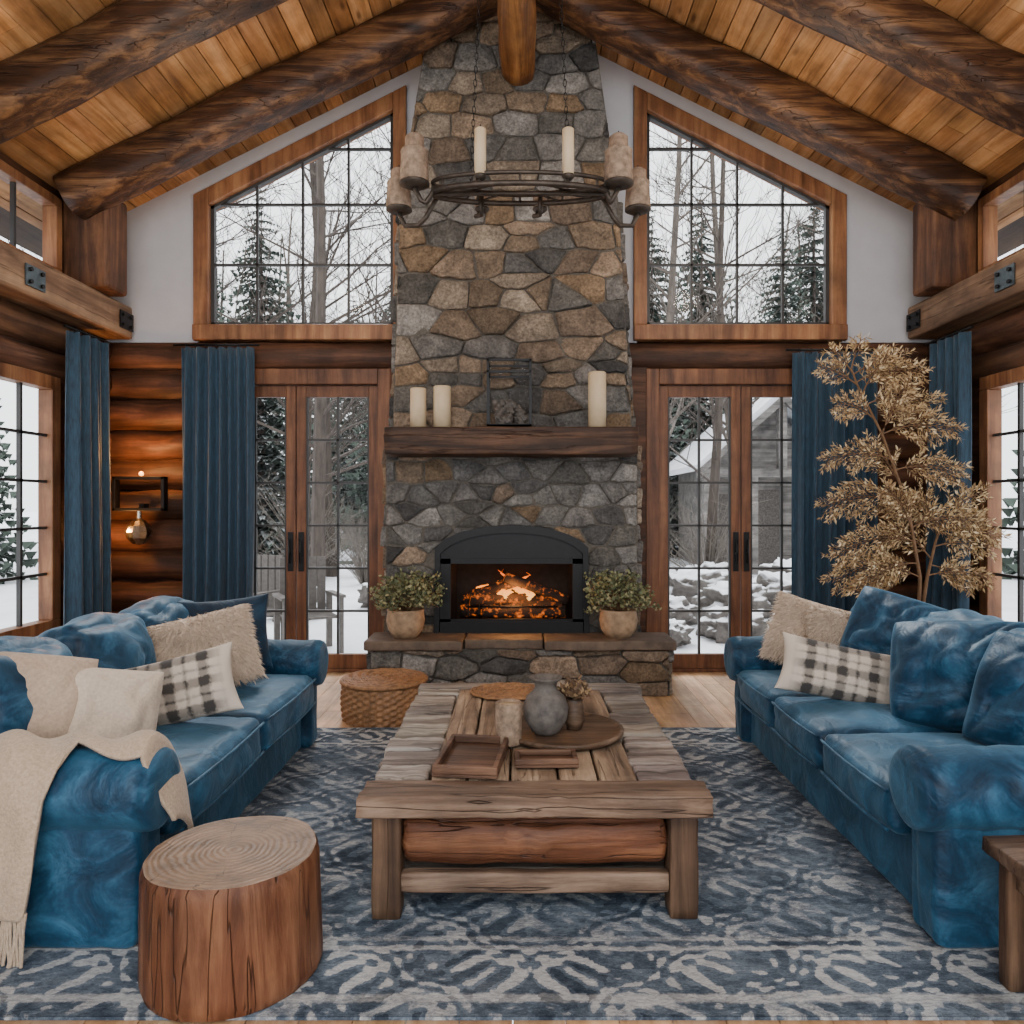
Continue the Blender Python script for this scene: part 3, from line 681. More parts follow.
for t,dx,dz,L in ((.30,-.9,.35,.55),(.34,.8,.5,.45),(.40,-.95,.6,.54),(.5,.9,.35,.45),(.53,-.9,.4,.42),(.60,.9,.5,.46),(.66,-.8,.6,.34),(.72,.9,.5,.50),(.8,-.8,.6,.28),(.83,.9,.6,.42),(.93,-.5,.8,.22),(.93,.8,.6,.36),(1,.1,1,.2),(.24,-.8,.1,.5),(.2,-.9,.5,.58),(.46,-.3,.8,.34),(.6,.2,.9,.36),(.76,.3,.8,.3),(.34,-.4,.8,.4)):
    frond(al(tr1,t),Vector((dx,U(-.3,.2),dz)).normalized(),L,1)
for t,dx,dz,L in ((.35,.8,.3,.38),(.5,-.5,.7,.36),(.62,.9,.35,.38),(.8,.8,.6,.36),(.9,-.6,.7,.36),(1,.5,.7,.32),(.45,.7,-.1,.34),(.75,-.3,.9,.32),(.85,.9,.2,.36)):
    frond(al(tr2,t),Vector((dx,U(-.35,.15),dz)).normalized(),L,1)
T.part('branches',stems,M['twig'],recalc=False); T.part('dried_foliage',fol,M['leaf'],recalc=False)
# ------------------------------------------------------------ curtains
def curtain(p0,p1,z0,z1,n,label):
    p0=Vector(p0);p1=Vector(p1); d=(p1-p0); L=d.length; d.normalize(); nm=Vector((-d.y,d.x,0))
    org=((p0.x+p1.x)/2,(p0.y+p1.y)/2,0)
    T=Thing('curtain',org,label,'curtain','blue curtains')
    mb=MB(); cols=n*12; rows=20; vs=[]
    for j in range(rows+1):
        v=j/rows; z=z0+(z1-z0)*v; am=.045*(1.15-.5*v)
        for i in range(cols+1):
            u=i/cols; ph=u*n*2*math.pi+.6*math.sin(3*v+u*5)+.8*math.sin(u*9)
            o=am*(math.sin(ph)+.3*math.sin(2*ph+1))*(1+.3*math.sin(u*23)); q=p0+d*(u*L*(1+.03*math.sin(v*2)))+nm*o
            vs.append((q.x,q.y,z))
    fs=[(j*(cols+1)+i,j*(cols+1)+i+1,(j+1)*(cols+1)+i+1,(j+1)*(cols+1)+i) for j in range(rows) for i in range(cols)]
    mb.add(vs,fs,sm=True); T.part('cloth',mb,M['curt'],recalc=False,solid=.006)
    mb=MB(); a=p0-d*.06;b=p1+d*.06; mb.tube([(a.x,a.y,z1+.02),(b.x,b.y,z1+.02)],.010,10); 
    T.part('rod',mb,M['black'])
    for i in range(n):
        mb=MB(); q=p0+d*L*(i+.5)/n
        mb.tube([(q.x+nm.x*.02*math.cos(t),q.y+nm.y*.02*math.cos(t),z1+.012+.022*math.sin(t)) for t in [k*math.pi/5 for k in range(11)]],.003,4,cap=False)
        T.part('ring',mb,M['black'],recalc=False)
curtain((-2.78,6.15,0),(-2.20,6.15,0),.02,2.70,7,'deep blue pleated curtain beside the french door')
curtain((2.24,6.15,0),(2.92,6.15,0),.02,2.66,7,'deep blue pleated curtain behind the dried tree')
curtain((-3.28,5.46,0),(-3.28,5.92,0),.02,2.68,5,'blue pleated curtain beside the side window')
curtain((3.28,6.0,0),(3.28,5.5,0),.02,2.68,5,'blue pleated curtain beside the side window')
# sconce
T=Thing('wall_sconce',(-3.08,6.12,1.4),'black framed box sconce with a silver globe on the log wall','lamp')
for b_ in ((-3.31,-3.285,1.36,1.64),(-2.915,-2.89,1.36,1.64),(-3.31,-2.89,1.615,1.64),(-3.31,-2.89,1.36,1.385)):
    mb=MB(); mb.box(b_[0],b_[1],6.08,6.16,b_[2],b_[3]); T.part('frame_bar',mb,M['black'],bevel=.003)
mb=MB(); mb.box(-3.12,-3.08,6.14,6.23,1.36,1.42); T.part('wall_bracket',mb,M['black'])
mb=MB(); mb.lathe([(0,1.08),(.05,1.095),(.09,1.14),(.105,1.19),(.085,1.24),(.05,1.28),(.02,1.30),(.02,1.36)],-3.1,6.10,12,sm=False); T.part('globe',mb,M['silver'])
mb=MB(); mb.lathe([(0,1.645),(.015,1.65),(.02,1.665),(.01,1.68),(0,1.685)],-3.1,6.14,12); T.part('bulb',mb,M['bulb'])
# ------------------------------------------------------------ rug
RX,RY=0.03,3.37
mb=MB(); nx,ny=60,50; W2,H2=1.93,1.33; vs=[]
for j in range(ny+1):
    for i in range(nx+1):
        x=-W2+2*W2*i/nx; y=-H2+2*H2*j/ny; vs.append((RX+x,RY+y,.012+.002*noise.noise(Vector((x*2,y*2,0)))))
mb.add(vs,[(j*(nx+1)+i,j*(nx+1)+i+1,(j+1)*(nx+1)+i+1,(j+1)*(nx+1)+i) for j in range(ny) for i in range(nx)],sm=True)
mb.box(RX-W2,RX+W2,RY-H2,RY+H2,0.001,.010)
single('area_rug',mb,M['rug'],(RX,RY,0),'distressed blue grey oriental rug on the wood floor','rug',recalc=False)
ZR=.014
# ------------------------------------------------------------ coffee table
TX=.05
T=Thing('coffee_table',(TX,3.25,ZR),'rustic reclaimed wood coffee table with plank top on the rug','coffee table')
y0,y1=2.45,4.03; zt=.45
mb=MB(); mb.puff((TX,y0+.075,zt-.036),(1.17,.15,.075),.008,wr=.010,seed=1,n=30,wf=9); T.part('front_board',mb,M['tabf'])
mb=MB(); mb.puff((TX,y1-.06,zt-.036),(1.17,.12,.075),.01,wr=.008,seed=2,n=20); T.part('back_board',mb,M['tabx'])
for sg in (-1,1):
    y=y0+.155
    while y<y1-.13:
        w=U(.14,.21); w=min(w,y1-.125-y)
        if w<.04: break
        xo=TX+sg*(.572+U(-.02,.012)); xi=TX+sg*(.365+U(-.01,.01)); b=U(.75,1.3)
        mb=MB(); mb.puff(((xo+xi)/2,y+w/2,zt-.036),(abs(xo-xi),w-.010,.068+U(-.008,.004)),.010,wr=.010,seed=y*9+sg,n=14,col=(b,b*U(.96,1.04),b*U(.94,1.08)),wf=8); y+=w
        T.part('side_board',mb,M['tabx'],'weathered pale cross board')
x=TX-.365; ws=[.13,.15,.17,.14,.14]
for w in ws:
    b=U(.85,1.25); mb=MB(); mb.puff((x+w/2,(y0+.155+y1-.125)/2,zt-.036),(w-.008,y1-y0-.285,.068+U(-.005,.003)),.008,wr=.006,seed=w*70+x,n=26,col=(b,b*.98,b*.95),wf=6); x+=w
    T.part('top_plank',mb,M['taby'])
for sx in (-.5,.5):
    for yy in (2.56,3.92):
        mb=MB(); mb.puff((TX+sx*1.0,yy,(zt-.07+ZR)/2),(.098,.098,zt-.07-ZR),.008,wr=.005,seed=sx+yy,n=10); T.part('leg',mb,M['tabz'])
mb=MB(); mb.puff((TX,2.585,.262),(.90,.10,.155),.035,bulge=(0,.02,.010),wr=.018,seed=8,n=30,wf=7); T.part('split_log_apron',mb,M['slab'],'orange brown split log apron')
mb=MB(); mb.puff((TX,3.9,.3),(.90,.06,.15),.02,n=8); T.part('back_apron',mb,M['slab'])
for sx in (-.5,.5):
    mb=MB(); mb.puff((TX+sx,3.24,.31),(.06,1.27,.12),.012,n=8); T.part('side_apron',mb,M['tabz'])
for i in range(5):
    mb=MB(); mb.puff((TX,2.66+.27*i+.02,.125),(.94,.26,.05),.01,wr=.006,seed=i,n=10,col=gcol(.8,1.1)); T.part('shelf_board',mb,M['tabx'])
mb=MB(); mb.puff((TX,2.535,.135),(.905,.05,.07),.012,wr=.008,n=20,seed=3,wf=8); T.part('shelf_rail',mb,M['tabf'])
zt+=.006
mb=MB(); x,y=.18,3.12; mb.lathe([(0,zt),(.235,zt),(.25,zt+.012),(.25,zt+.024),(.235,zt+.026),(.225,zt+.018),(0,zt+.018)],x,y,48)
single('round_board',mb,M['roundw'],(x,y,zt),'dark round wooden serving board on the coffee table','serving board')
zb=zt+.019
mb=MB(); x,y=.105,3.06; z=zb; mb.lathe([(0,z),(.045,z),(.058,z+.01),(.088,z+.06),(.094,z+.105),(.078,z+.15),(.052,z+.172),(.044,z+.19),(.048,z+.208),(.066,z+.222),(.068,z+.228),(.058,z+.228),(.038,z+.205),(.03,z+.17),(0,z+.16)],x,y,36,wob=.02)
single('ceramic_vase',mb,M['vase'],(x,y,z),'round grey stoneware vase with a narrow neck on the board','vase')
T=Thing('small_pot_with_dried_flowers',(.225,3.12,zb),'small brown pot with dried flowers on the round board','potted plant')
mb=MB(); x,y=.225,3.12; mb.lathe([(0,z),(.03,z),(.045,z+.04),(.04,z+.09),(.034,z+.11),(.04,z+.125),(.03,z+.125),(0,z+.1)],x,y,24); T.part('pot',mb,M['roundw'])
mb=MB(); leafcloud(mb,(x,y,z+.15),.055,260,[hx('7a5f44'),hx('a08663'),hx('5f4a38')],.03,.8); T.part('dried_flowers',mb,M['leaf'],recalc=False)
T=Thing('cup_candle',(-.045,2.99,zt),'grey concrete cylinder candle on the coffee table','candle')
mb=MB(); x,y,z=-.045,2.985,zt; mb.lathe([(0,z),(.05,z),(.053,z+.006),(.053,z+.160),(.049,z+.166),(.044,z+.160),(.042,z+.14),(0,z+.14)],x,y,32); T.part('cup',mb,M['conc'])
mb=MB(); mb.lathe([(0,z+.141),(.041,z+.142),(.041,z+.155),(0,z+.152)],x,y,20); T.part('wax',mb,M['candle'])
mb=MB(); x,y=-.06,3.80; pts=[]; 
for i in range(520):
    t=i*.17; r=.004+.19*i/520; pts.append((x+r*math.cos(t)*1.0,y+r*.85*math.sin(t),zt+.007+.003*math.sin(i*2.1)))
mb.tube(pts,.0075,5); single('woven_placemat',mb,M['rattan'],(x,y,zt),'round woven rattan placemat on the coffee table','placemat',recalc=False)
def tray(x0,x1,y0,y1,h,nm,lab,rz):
    T=Thing(nm,((x0+x1)/2,(y0+y1)/2,zt),lab,'tray'); t=.018
    mb=MB(); mb.box(x0,x1,y0,y1,zt,zt+.01); T.part('tray_bottom',mb,M['trayw'],bevel=.002)
    for r_ in ((x0,x1,y0,y0+t),(x0,x1,y1-t,y1),(x0,x0+t,y0+t,y1-t),(x1-t,x1,y0+t,y1-t)):
        mb=MB(); mb.box(*r_,zt+.01,zt+h); T.part('tray_rim',mb,M['trayw'],bevel=.004)
    T.o.rotation_euler=(0,0,rz); return T
tray(-.29,-.06,2.60,2.97,.04,'wooden_tray','shallow rustic wooden tray on the coffee table',-.10)
tray(-.02,.21,2.70,2.82,.032,'narrow_wooden_tray','narrow dark wooden tray beside the larger tray',.03)
# ------------------------------------------------------------ sofas
def sofa(sg,xf,ya,yb,nseat,nback,label):
    D=1.12
    T=Thing('sofa',(sg*(xf+D/2),(ya+yb)/2,ZR),label,'sofa','blue velvet sofas')
    X=lambda a:sg*(xf+a)
    A=.26
    def pf(name,a0,a1,y0,y1,z0,z1,r=.04,bulge=(0,0,0),wr=0,seed=0,n=14,rot=None,wf=5,wd=(1,1,1),fold=0):
        mb=MB(); mb.puff((X((a0+a1)/2),(y0+y1)/2,(z0+z1)/2),(abs(a1-a0),y1-y0,z1-z0),r,bulge,rot,wr,seed,n,wf=wf,wd=wd,fold=fold)
        return T.part(name,mb,M['blue'])
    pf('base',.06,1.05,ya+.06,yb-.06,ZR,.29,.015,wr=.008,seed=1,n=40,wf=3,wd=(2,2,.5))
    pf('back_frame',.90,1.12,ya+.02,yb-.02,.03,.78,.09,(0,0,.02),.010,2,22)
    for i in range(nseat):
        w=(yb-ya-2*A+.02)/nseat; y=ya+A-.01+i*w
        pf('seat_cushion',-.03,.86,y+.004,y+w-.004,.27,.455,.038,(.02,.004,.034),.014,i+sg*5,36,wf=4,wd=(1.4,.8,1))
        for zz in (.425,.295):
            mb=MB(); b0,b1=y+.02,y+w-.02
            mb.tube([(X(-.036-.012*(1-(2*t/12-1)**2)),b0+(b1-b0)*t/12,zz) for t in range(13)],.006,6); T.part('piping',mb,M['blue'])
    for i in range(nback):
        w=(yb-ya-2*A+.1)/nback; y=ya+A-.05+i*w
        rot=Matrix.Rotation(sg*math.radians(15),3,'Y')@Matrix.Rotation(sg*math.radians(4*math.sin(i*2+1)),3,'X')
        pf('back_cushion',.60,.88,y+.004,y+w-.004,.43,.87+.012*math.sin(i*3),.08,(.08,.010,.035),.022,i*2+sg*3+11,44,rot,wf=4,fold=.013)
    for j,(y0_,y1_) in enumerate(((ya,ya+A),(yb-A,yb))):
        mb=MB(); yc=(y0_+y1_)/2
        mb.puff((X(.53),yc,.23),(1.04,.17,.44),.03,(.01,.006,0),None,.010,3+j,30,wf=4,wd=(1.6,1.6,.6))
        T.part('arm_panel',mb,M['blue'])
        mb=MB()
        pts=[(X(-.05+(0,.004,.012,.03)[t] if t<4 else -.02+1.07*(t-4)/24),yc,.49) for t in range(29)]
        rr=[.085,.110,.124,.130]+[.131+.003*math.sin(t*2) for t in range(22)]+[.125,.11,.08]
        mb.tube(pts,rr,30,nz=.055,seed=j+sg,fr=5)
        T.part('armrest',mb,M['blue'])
    return T
sofa(-1,1.19,2.29,4.50,2,3,'blue velvet sofa with rolled arms and loose cushions')
sofa(1,1.29,2.29,4.60,3,3,'blue velvet sofa with rolled arms and plump back cushions')
def pillow(x,y,z,w,h,t,mat,rz,tilt,roll,label,fur=0,seed=0,rc=0,nm='throw_pillow',fold=0):
    n=44 if fold else 30; mb=MB(); vs=[]; fs=[]
    def P(u,v,s):
        th=t/2*max(0,(1-u**2)*(1-v**2))**(.42 if not rc else .36)*(1+.3*noise.noise(Vector((u*1.5+seed,v*1.5,s))))
        k=1-rc*(u*v)**2
        px=u*w/2*(1-.09*(1-v*v)*abs(u))*k; pz=v*h/2*(1-.09*(1-u*u)*abs(v))*k
        q=Vector((u*2.2+seed,v*2.2,s*3)); ed=(1-max(abs(u),abs(v))**6); wr=(.010+.06*rc)*(noise.noise(q)-.8*max(0,.22-abs(noise.noise(q*.9+Vector((5,5,5))))))*ed
        if fold:
            for (cu,cv,ph) in ((-.9,-1.1,0),(.9,1.2,1)):
                du,dv=u-cu,v-cv; rd=math.hypot(du,dv); a=math.atan2(dv,du)
                wr-=fold*(1-abs(math.sin(a*6+ph+seed+2.5*noise.noise(q*.8))))**2*math.exp(-((rd-.9)**2)*2.2)*ed
        return (px,s*(th+wr),pz)
    for s in (-1,1):
        for j in range(n+1):
            for i in range(n+1):
                uu=math.sin((-1+2*i/n)*math.pi/2); vv=math.sin((-1+2*j/n)*math.pi/2); vs.append(P(uu,vv,s))
    m=(n+1)**2
    for s in (0,1):
        for j in range(n):
            for i in range(n):
                a=s*m+j*(n+1)+i; f=(a,a+1,a+n+2,a+n+1); fs.append(f if s==0 else f[::-1])
    mb.add(vs,fs,sm=True)
    if fur:
        for k in range(fur):
            u,v=U(-1,1),U(-1,1); s=-1 if k%3 else 1; p=Vector(P(u,v,s)); d=Vector((u*.9+U(-.5,.5),s*.7,v*.6-.5+U(-.4,.4))).normalized(); sd=d.cross(Vector((U(-1,1),U(-1,1),U(-1,1)))).normalized()*.0035; L=U(.02,.045)
            q=p+d*L+Vector((0,0,-.012)); mb.add([p-sd,p+sd,q],[(0,1,2)])
    ob=mkobj(nm,mb,mat,recalc=False)
    bm=bmesh.new(); bm.from_mesh(ob.data); bmesh.ops.remove_doubles(bm,verts=bm.verts,dist=.0004); bm.to_mesh(ob.data); bm.free()
    ob.location=(x,y,z); ob.rotation_mode='QUATERNION'
    ob.rotation_quaternion=(Matrix.Rotation(math.radians(rz),3,'Z')@Matrix.Rotation(math.radians(tilt),3,'X')@Matrix.Rotation(math.radians(roll),3,'Y')).to_quaternion()
    tag(ob,label,'pillow','throw pillows'); return ob
pillow(-1.82,2.74,.675,.48,.40,.26,M['beige'],28,-18,10,'plump beige pillow leaning on the sofa arm',seed=1,rc=.10,fold=.012)
pillow(-1.56,2.86,.60,.36,.38,.22,M['cream'],40,-16,12,'cream pillow on the blue sofa',seed=2,rc=.08,fold=.010)
pillow(-1.49,3.22,.605,.54,.30,.16,M['plaid'],10,-20,-13,'cream and charcoal plaid lumbar pillow',seed=3)
pillow(-1.60,3.78,.665,.54,.40,.22,M['fur'],20,-18,-12,'fluffy cream fur pillow',fur=8500,seed=4,rc=.06)
pillow(-1.62,4.12,.69,.48,.42,.18,M['navy'],16,-14,-4,'dark blue velvet pillow behind the fluffy one',seed=5)
pillow(1.62,4.24,.68,.42,.40,.20,M['fur'],-30,-14,14,'fluffy beige fur pillow against the sofa arm',fur=6500,seed=6,rc=.05)
pillow(1.76,4.00,.67,.46,.34,.20,M['cream'],-18,-20,8,'cream textured pillow on the blue sofa',fur=4500,seed=7,rc=.05)
pillow(1.53,3.60,.60,.56,.28,.15,M['plaid'],-10,-20,11,'cream and charcoal plaid lumbar pillow',seed=8)
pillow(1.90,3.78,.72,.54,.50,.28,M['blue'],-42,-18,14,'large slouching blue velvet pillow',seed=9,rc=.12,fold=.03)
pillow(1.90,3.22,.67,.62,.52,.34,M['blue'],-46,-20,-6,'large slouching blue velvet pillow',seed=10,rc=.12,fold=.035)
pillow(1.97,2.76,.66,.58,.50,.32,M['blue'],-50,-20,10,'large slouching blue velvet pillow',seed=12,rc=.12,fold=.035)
# throw
yc,zc,rr=2.42,.49,.150; q=rr*math.pi/2
mb=MB(); nu,nv=90,60; vs=[]
def sst(a,b,x): 
    t=max(0,min(1,(x-a)/(b-a))); return t*t*(3-2*t)
bot=[]
for i in range(nu+1):
    s=i/nu; Ltot=1.12; xx=-2.10+Ltot*s; k=sst(-1.40,-1.50,xx)
    Lo=(q+.34)*k+(.04+.05*math.sin(xx*9))*(1-k); Li=q*.95
    drop=0; Xp=xx
    if xx>-1.18: drop=(xx+1.18)*1.35; Xp=-1.18+(xx+1.18)*.35
    for j in range(nv+1):
        a=-Lo+(Lo+Li)*j/nv
        R2=rr+.008+.012*math.sin(xx*30+a*9+2*math.sin(a*7))+.012*noise.noise(Vector((xx*7,a*7,0)))
        if abs(a)<q: y=yc+R2*math.sin(a/rr); z=zc+R2*math.cos(a/rr)
        else: y=yc+math.copysign(R2,a); z=zc-(abs(a)-q)
        vs.append((Xp,y,z-drop))
        if j==0 and k>.9 : bot.append((Xp,y,z))
mb.add(vs,[(i*(nv+1)+j,(i+1)*(nv+1)+j,(i+1)*(nv+1)+j+1,i*(nv+1)+j+1) for i in range(nu) for j in range(nv)],sm=True)
T=Thing('throw_blanket',(-1.6,2.27,.1),'cream knitted throw with fringe draped over the sofa arm','blanket')
T.part('knit_cloth',mb,M['throw'],recalc=False,solid=.014)
mb=MB()
for p in bot:
    for k in range(2):
        x=p[0]+U(-.008,.008); mb.tube([(x,p[1],p[2]+.01),(x+U(-.008,.008),p[1]-.004,p[2]-.06),(x+U(-.012,.012),p[1]-U(0,.015),ZR+.006)],[.0045,.004,.005],5,cap=False)
T.part('fringe',mb,M['throw'],recalc=False)['kind']='stuff'
# ------------------------------------------------------------ stump, basket, side table
sx,sy=-.862,2.27; mb=MB(); n=72; rows=14; H=.345; vs=[]
def sr(t,z): return (.266-.012*z/H)*(1+.06*noise.noise(Vector((math.cos(t)*1.2,math.sin(t)*1.2,z*.8)))+.014*noise.noise(Vector((math.cos(t)*7,math.sin(t)*7,z*2))))
for j in range(rows+1):
    z=ZR+H*j/rows
    for k in range(n):
        t=2*math.pi*k/n; r=sr(t,z)-(.008 if j in(0,rows) else 0); vs.append((sx+r*math.cos(t),sy+r*math.sin(t),z))
fs=[(j*n+k,j*n+(k+1)%n,(j+1)*n+(k+1)%n,(j+1)*n+k) for j in range(rows) for k in range(n)]
mb.add(vs,fs,sm=True); mb.add(vs[-n:],[tuple(range(n))],mi=1); mb.add(vs[:n],[tuple(range(n))],mi=0)
single('stump_stool',mb,[M['stumps'],M['stumpt']],(sx,sy,ZR),'round tree stump stool with growth rings beside the sofa','stool',recalc=False)
bx,by=-.90,4.97; T=Thing('wicker_basket',(bx,by,0),'low round brown wicker basket with lid by the hearth','basket')
mb=MB(); rows=26; n=120; vs=[]
for j in range(rows+1):
    z=.004+.25*j/rows
    for k in range(n):
        t=2*math.pi*k/n; r=.265+.012*math.sin(j/rows*math.pi)+.009*math.sin(t*20+math.pi*(j//2)); vs.append((bx+r*math.cos(t),by+r*math.sin(t),z))
mb.add(vs,[(j*n+k,j*n+(k+1)%n,(j+1)*n+(k+1)%n,(j+1)*n+k) for j in range(rows) for k in range(n)],sm=True); mb.add(vs[:n],[tuple(range(n))])
T.part('basket_body',mb,M['rattan'],recalc=False)
mb=MB(); pts=[]
for i in range(900):
    t=i*.14; r=.27*i/900; pts.append((bx+r*math.cos(t),by+r*math.sin(t),.262+.004*math.sin(i*1.57)))
mb.tube(pts,.009,5)
mb.tube([(bx+.275*math.cos(t*.1),by+.275*math.sin(t*.1),.252) for t in range(64)],.014,8)
T.part('basket_lid',mb,M['rattan'],recalc=False)
T=Thing('side_table',(1.6,1.98,ZR),'small weathered wooden side table beside the sofa','side table')
mb=MB(); mb.puff((1.61,1.99,.405),(.50,.46,.05),.01,wr=.006,n=16); T.part('table_top',mb,M['tabf'])
for x in (1.42,1.80):
    for y in (1.82,2.16):
        mb=MB(); mb.puff((x,y,(ZR+.38)/2),(.055,.055,.38-ZR),.008,n=6); T.part('leg',mb,M['tabz'])
for r_ in ((1.40,1.82,2.15,2.17),(1.40,1.82,1.81,1.83),(1.41,1.43,1.82,2.16),(1.79,1.81,1.82,2.16)):
    mb=MB(); mb.box(*r_,.31,.38); T.part('apron_board',mb,M['tabf'])
# ------------------------------------------------------------ chandelier
cx,cy,cz=0.0,3.6,2.90
T=Thing('chandelier',(cx,cy,cz),'rustic iron oval chandelier with birch candles hanging on chains','chandelier')
mb=MB(); E=lambda t,rx=.42,ry=.12,z=0:(cx+rx*math.cos(t),cy+ry*math.sin(t),cz+z)
mb.tube([E(2*math.pi*i/48) for i in range(49)],.013,8,cap=False); mb.tube([E(2*math.pi*i/48,.42,.12,.05) for i in range(49)],.010,8,cap=False)
mb.tube([E(2*math.pi*i/32,.2,.07,.02) for i in range(33)],.009,8,cap=False)
for i in range(12): 
    t=2*math.pi*i/12; mb.tube([E(t),E(t,.42,.12,.05)],.006,6)
    mb.tube([E(t,.2,.07,.02),E(t)],.006,6)
mb.tube([(cx-.42,cy,cz),(cx+.42,cy,cz)],.011,8)
T.part('iron_ring',mb,M['iron'],recalc=False)
CN=[(-.500,cy-.04,.0,.068,.23,1),(-.60,cy+.12,-.06,.062,.20,1),(.468,cy-.04,.0,.068,.23,1),(.585,cy+.12,-.06,.062,.20,1),(-.185,cy-.1,.01,.028,.22,0),(.225,cy-.1,.01,.028,.22,0),(-.19,cy+.14,-.05,.035,.06,2),(.10,cy+.14,-.05,.035,.06,2)]
for (x,y,dz,r,h,kd) in CN:
    z=cz+dz+.03; mb=MB(); tx_=max(-.4,min(.4,x))
    ty_=cy+(y-cy)*.6
    sx_=.03 if x<tx_ else -.03
    dr=.08 if kd==1 else .035
    mb.tube([(tx_,ty_,cz+.02),(tx_+(x-tx_)*.3,ty_,z-dr*.7),((tx_+x)/2,(ty_+y)/2,z-dr*1.1),(x+sx_,y,z-dr),(x,y,z-.02)],.012,7)
    mb.lathe([(0,z-.02),(r*.6,z-.018),(r*1.05,z-.004),(r*1.05,z+.004),(0,z+.004)],x,y,20)
    T.part('candle_arm',mb,M['iron'])
    mb=MB()
    if kd==1: prof=[(0,z),(r*.9,z),(r*1.05,z+h*.06),(r*1.0,z+h*.3),(r*.95,z+h*.60),(r*1.0,z+h*.66),(r*.7,z+h*.72),(r*.66,z+h*.95),(r*.45,z+h),(0,z+h)]
    else: prof=[(0,z),(r,z),(r,z+h*.98),(r*.8,z+h),(0,z+h-.004)]
    mb.lathe(prof,x,y,20,wob=.08)
    T.part('candle',mb,M['conc'] if kd!=0 else M['candle'])
    mb=MB(); mb.tube([(x,y,z+h-.01),(x,y,z+h+.02)],.003,5); T.part('wick',mb,M['black'])
for x in (-.24,.24):
    mb=MB(); z=cz+.05; k=0; zt_=roof(x*.5)-.02
    while z<zt_:
        a=k%2; xx=x+(x*.5-x)*(z-cz)/(zt_-cz); pts=[]
        for t in range(9):
            th=2*math.pi*t/8; d=.008*math.cos(th); pts.append((xx+(d if a else 0),cy+(0 if a else d),z+.02*math.sin(th)))
        mb.tube(pts,.0024,4,cap=False); z+=.032; k+=1
    T.part('chain',mb,M['black'],recalc=False)
# ------------------------------------------------------------ outside
mb=MB(); n=60; vs=[]
for j in range(n+1):
    for i in range(n+1):
        x=-50+100*i/n; y=6.6+70*(j/n)**1.6; z=-.22+.18*noise.noise(Vector((x*.25,y*.25,0)))*min(1,(y-6.6)/3)+(.02*max(0,y-25))
        vs.append((x,y,z))
mb.add(vs,[(j*(n+1)+i,j*(n+1)+i+1,(j+1)*(n+1)+i+1,(j+1)*(n+1)+i) for j in range(n) for i in range(n)],sm=True)
for sg in (-1,1):
    mb.add([(sg*3.7,-6,-.2),(sg*50,-6,-.2),(sg*50,6.7,-.22),(sg*3.7,6.7,-.22)],[(0,1,2,3)])
single('snowy_ground',mb,M['snow'],(0,6.6,-.2),'snow covered yard outside the windows','snow',kind='stuff')
def bare_mesh(seed,H,col):
    rr=random.Random(seed); mb=MB()
    def br(p,d,L,r,dep):
        n=4 if dep else 3; pts=[p.copy()]; rad=[r]; q=p.copy(); dd=d.copy(); seg=7 if dep==3 else 4
        for i in range(seg):
            dd=(dd+Vector((rr.uniform(-1,1),rr.uniform(-1,1),rr.uniform(-.3,.6)))*(.06 if dep==3 else .16)).normalized()
            q=q+dd*L/seg; pts.append(q.copy()); rad.append(r*(1-.8*(i+1)/seg))
        mb.tube(pts,rad,6 if dep==3 else n,col,cap=False,sm=False)
        if dep==0: return
        k={3:19,2:7,1:4}[dep]
        for i in range(k):
            f=(.2+.8*i/k) if dep==3 else (.25+.75*i/k); g_=f*seg; a=min(int(g_),seg-1); b=pts[a].lerp(pts[a+1],g_-a)
            th=rr.uniform(0,6.283); up=rr.uniform(.35,.9)
            v=Vector((math.cos(th),math.sin(th),up)) if dep==3 else (dd*.8+Vector((rr.uniform(-1,1),rr.uniform(-1,1),rr.uniform(-.2,.8)))*.9)
            br(b,v.normalized(),L*({3:.30*(1.25-f),2:.5,1:.5}[dep])*rr.uniform(.7,1.3),max(.007,r*(1-.75*f)*{3:.36,2:.5,1:.5}[dep]),dep-1)
    br(Vector((0,0,0)),Vector((0,0,1)),H,H*.011,3)
    return mb
def conifer_mesh(seed,H,col):
    rr=random.Random(seed); mb=MB(); mb.tube([(0,0,0),(0,0,H*.95)],[H*.014,.01],6,(.1,.08,.07),cap=False)
    t=.06
    while t<1:
        z=H*t; r=H*.23*(1-t)**.85+.05; k=int(10+11*(1-t))
        for i in range(k):
            th=rr.uniform(0,6.283); L=r*rr.uniform(.65,1.15); d=Vector((math.cos(th),math.sin(th),0)); s=Vector((-d.y,d.x,0)); b=rr.uniform(.5,1.4); c=tuple(x*b for x in col)
            for m in range(5):
                f0=m/5; p=d*L*f0+Vector((0,0,z-L*.30*f0*f0+L*.05*f0)); 
                for sd in (-1,1):
                    e=p+(d*.6+s*sd*.8)*L*.34*(1.1-f0)+Vector((0,0,-L*.12)); w=d*L*.16
                    mb.add([p,p+w,e],[(0,1,2)],c)
            mb.add([Vector((0,0,z)),d*L*.5+s*.07*L+Vector((0,0,z-.05*L)),d*L+Vector((0,0,z-.25*L)),d*L*.5-s*.07*L+Vector((0,0,z-.05*L))],[(0,1,2,3)],c)
        t+=.018+.010*(1-t)
    return mb
BK=[hx('4d443d'),hx('5f564e'),hx('756d64')]
bare=[]
for i in range(5):
    bare.append(single('bare_tree',bare_mesh(30+i,12,BK[i%2]),M['bark'],(0,0,0),'leafless winter tree standing in snow','tree','bare winter trees',recalc=False))
con=[]
for i in range(3):
    con.append(single('conifer_tree',conifer_mesh(60+i,10,hx('4b574e')),M['conif'],(0,0,0),'snow dusted dark conifer standing in snow','tree','conifers',recalc=False))
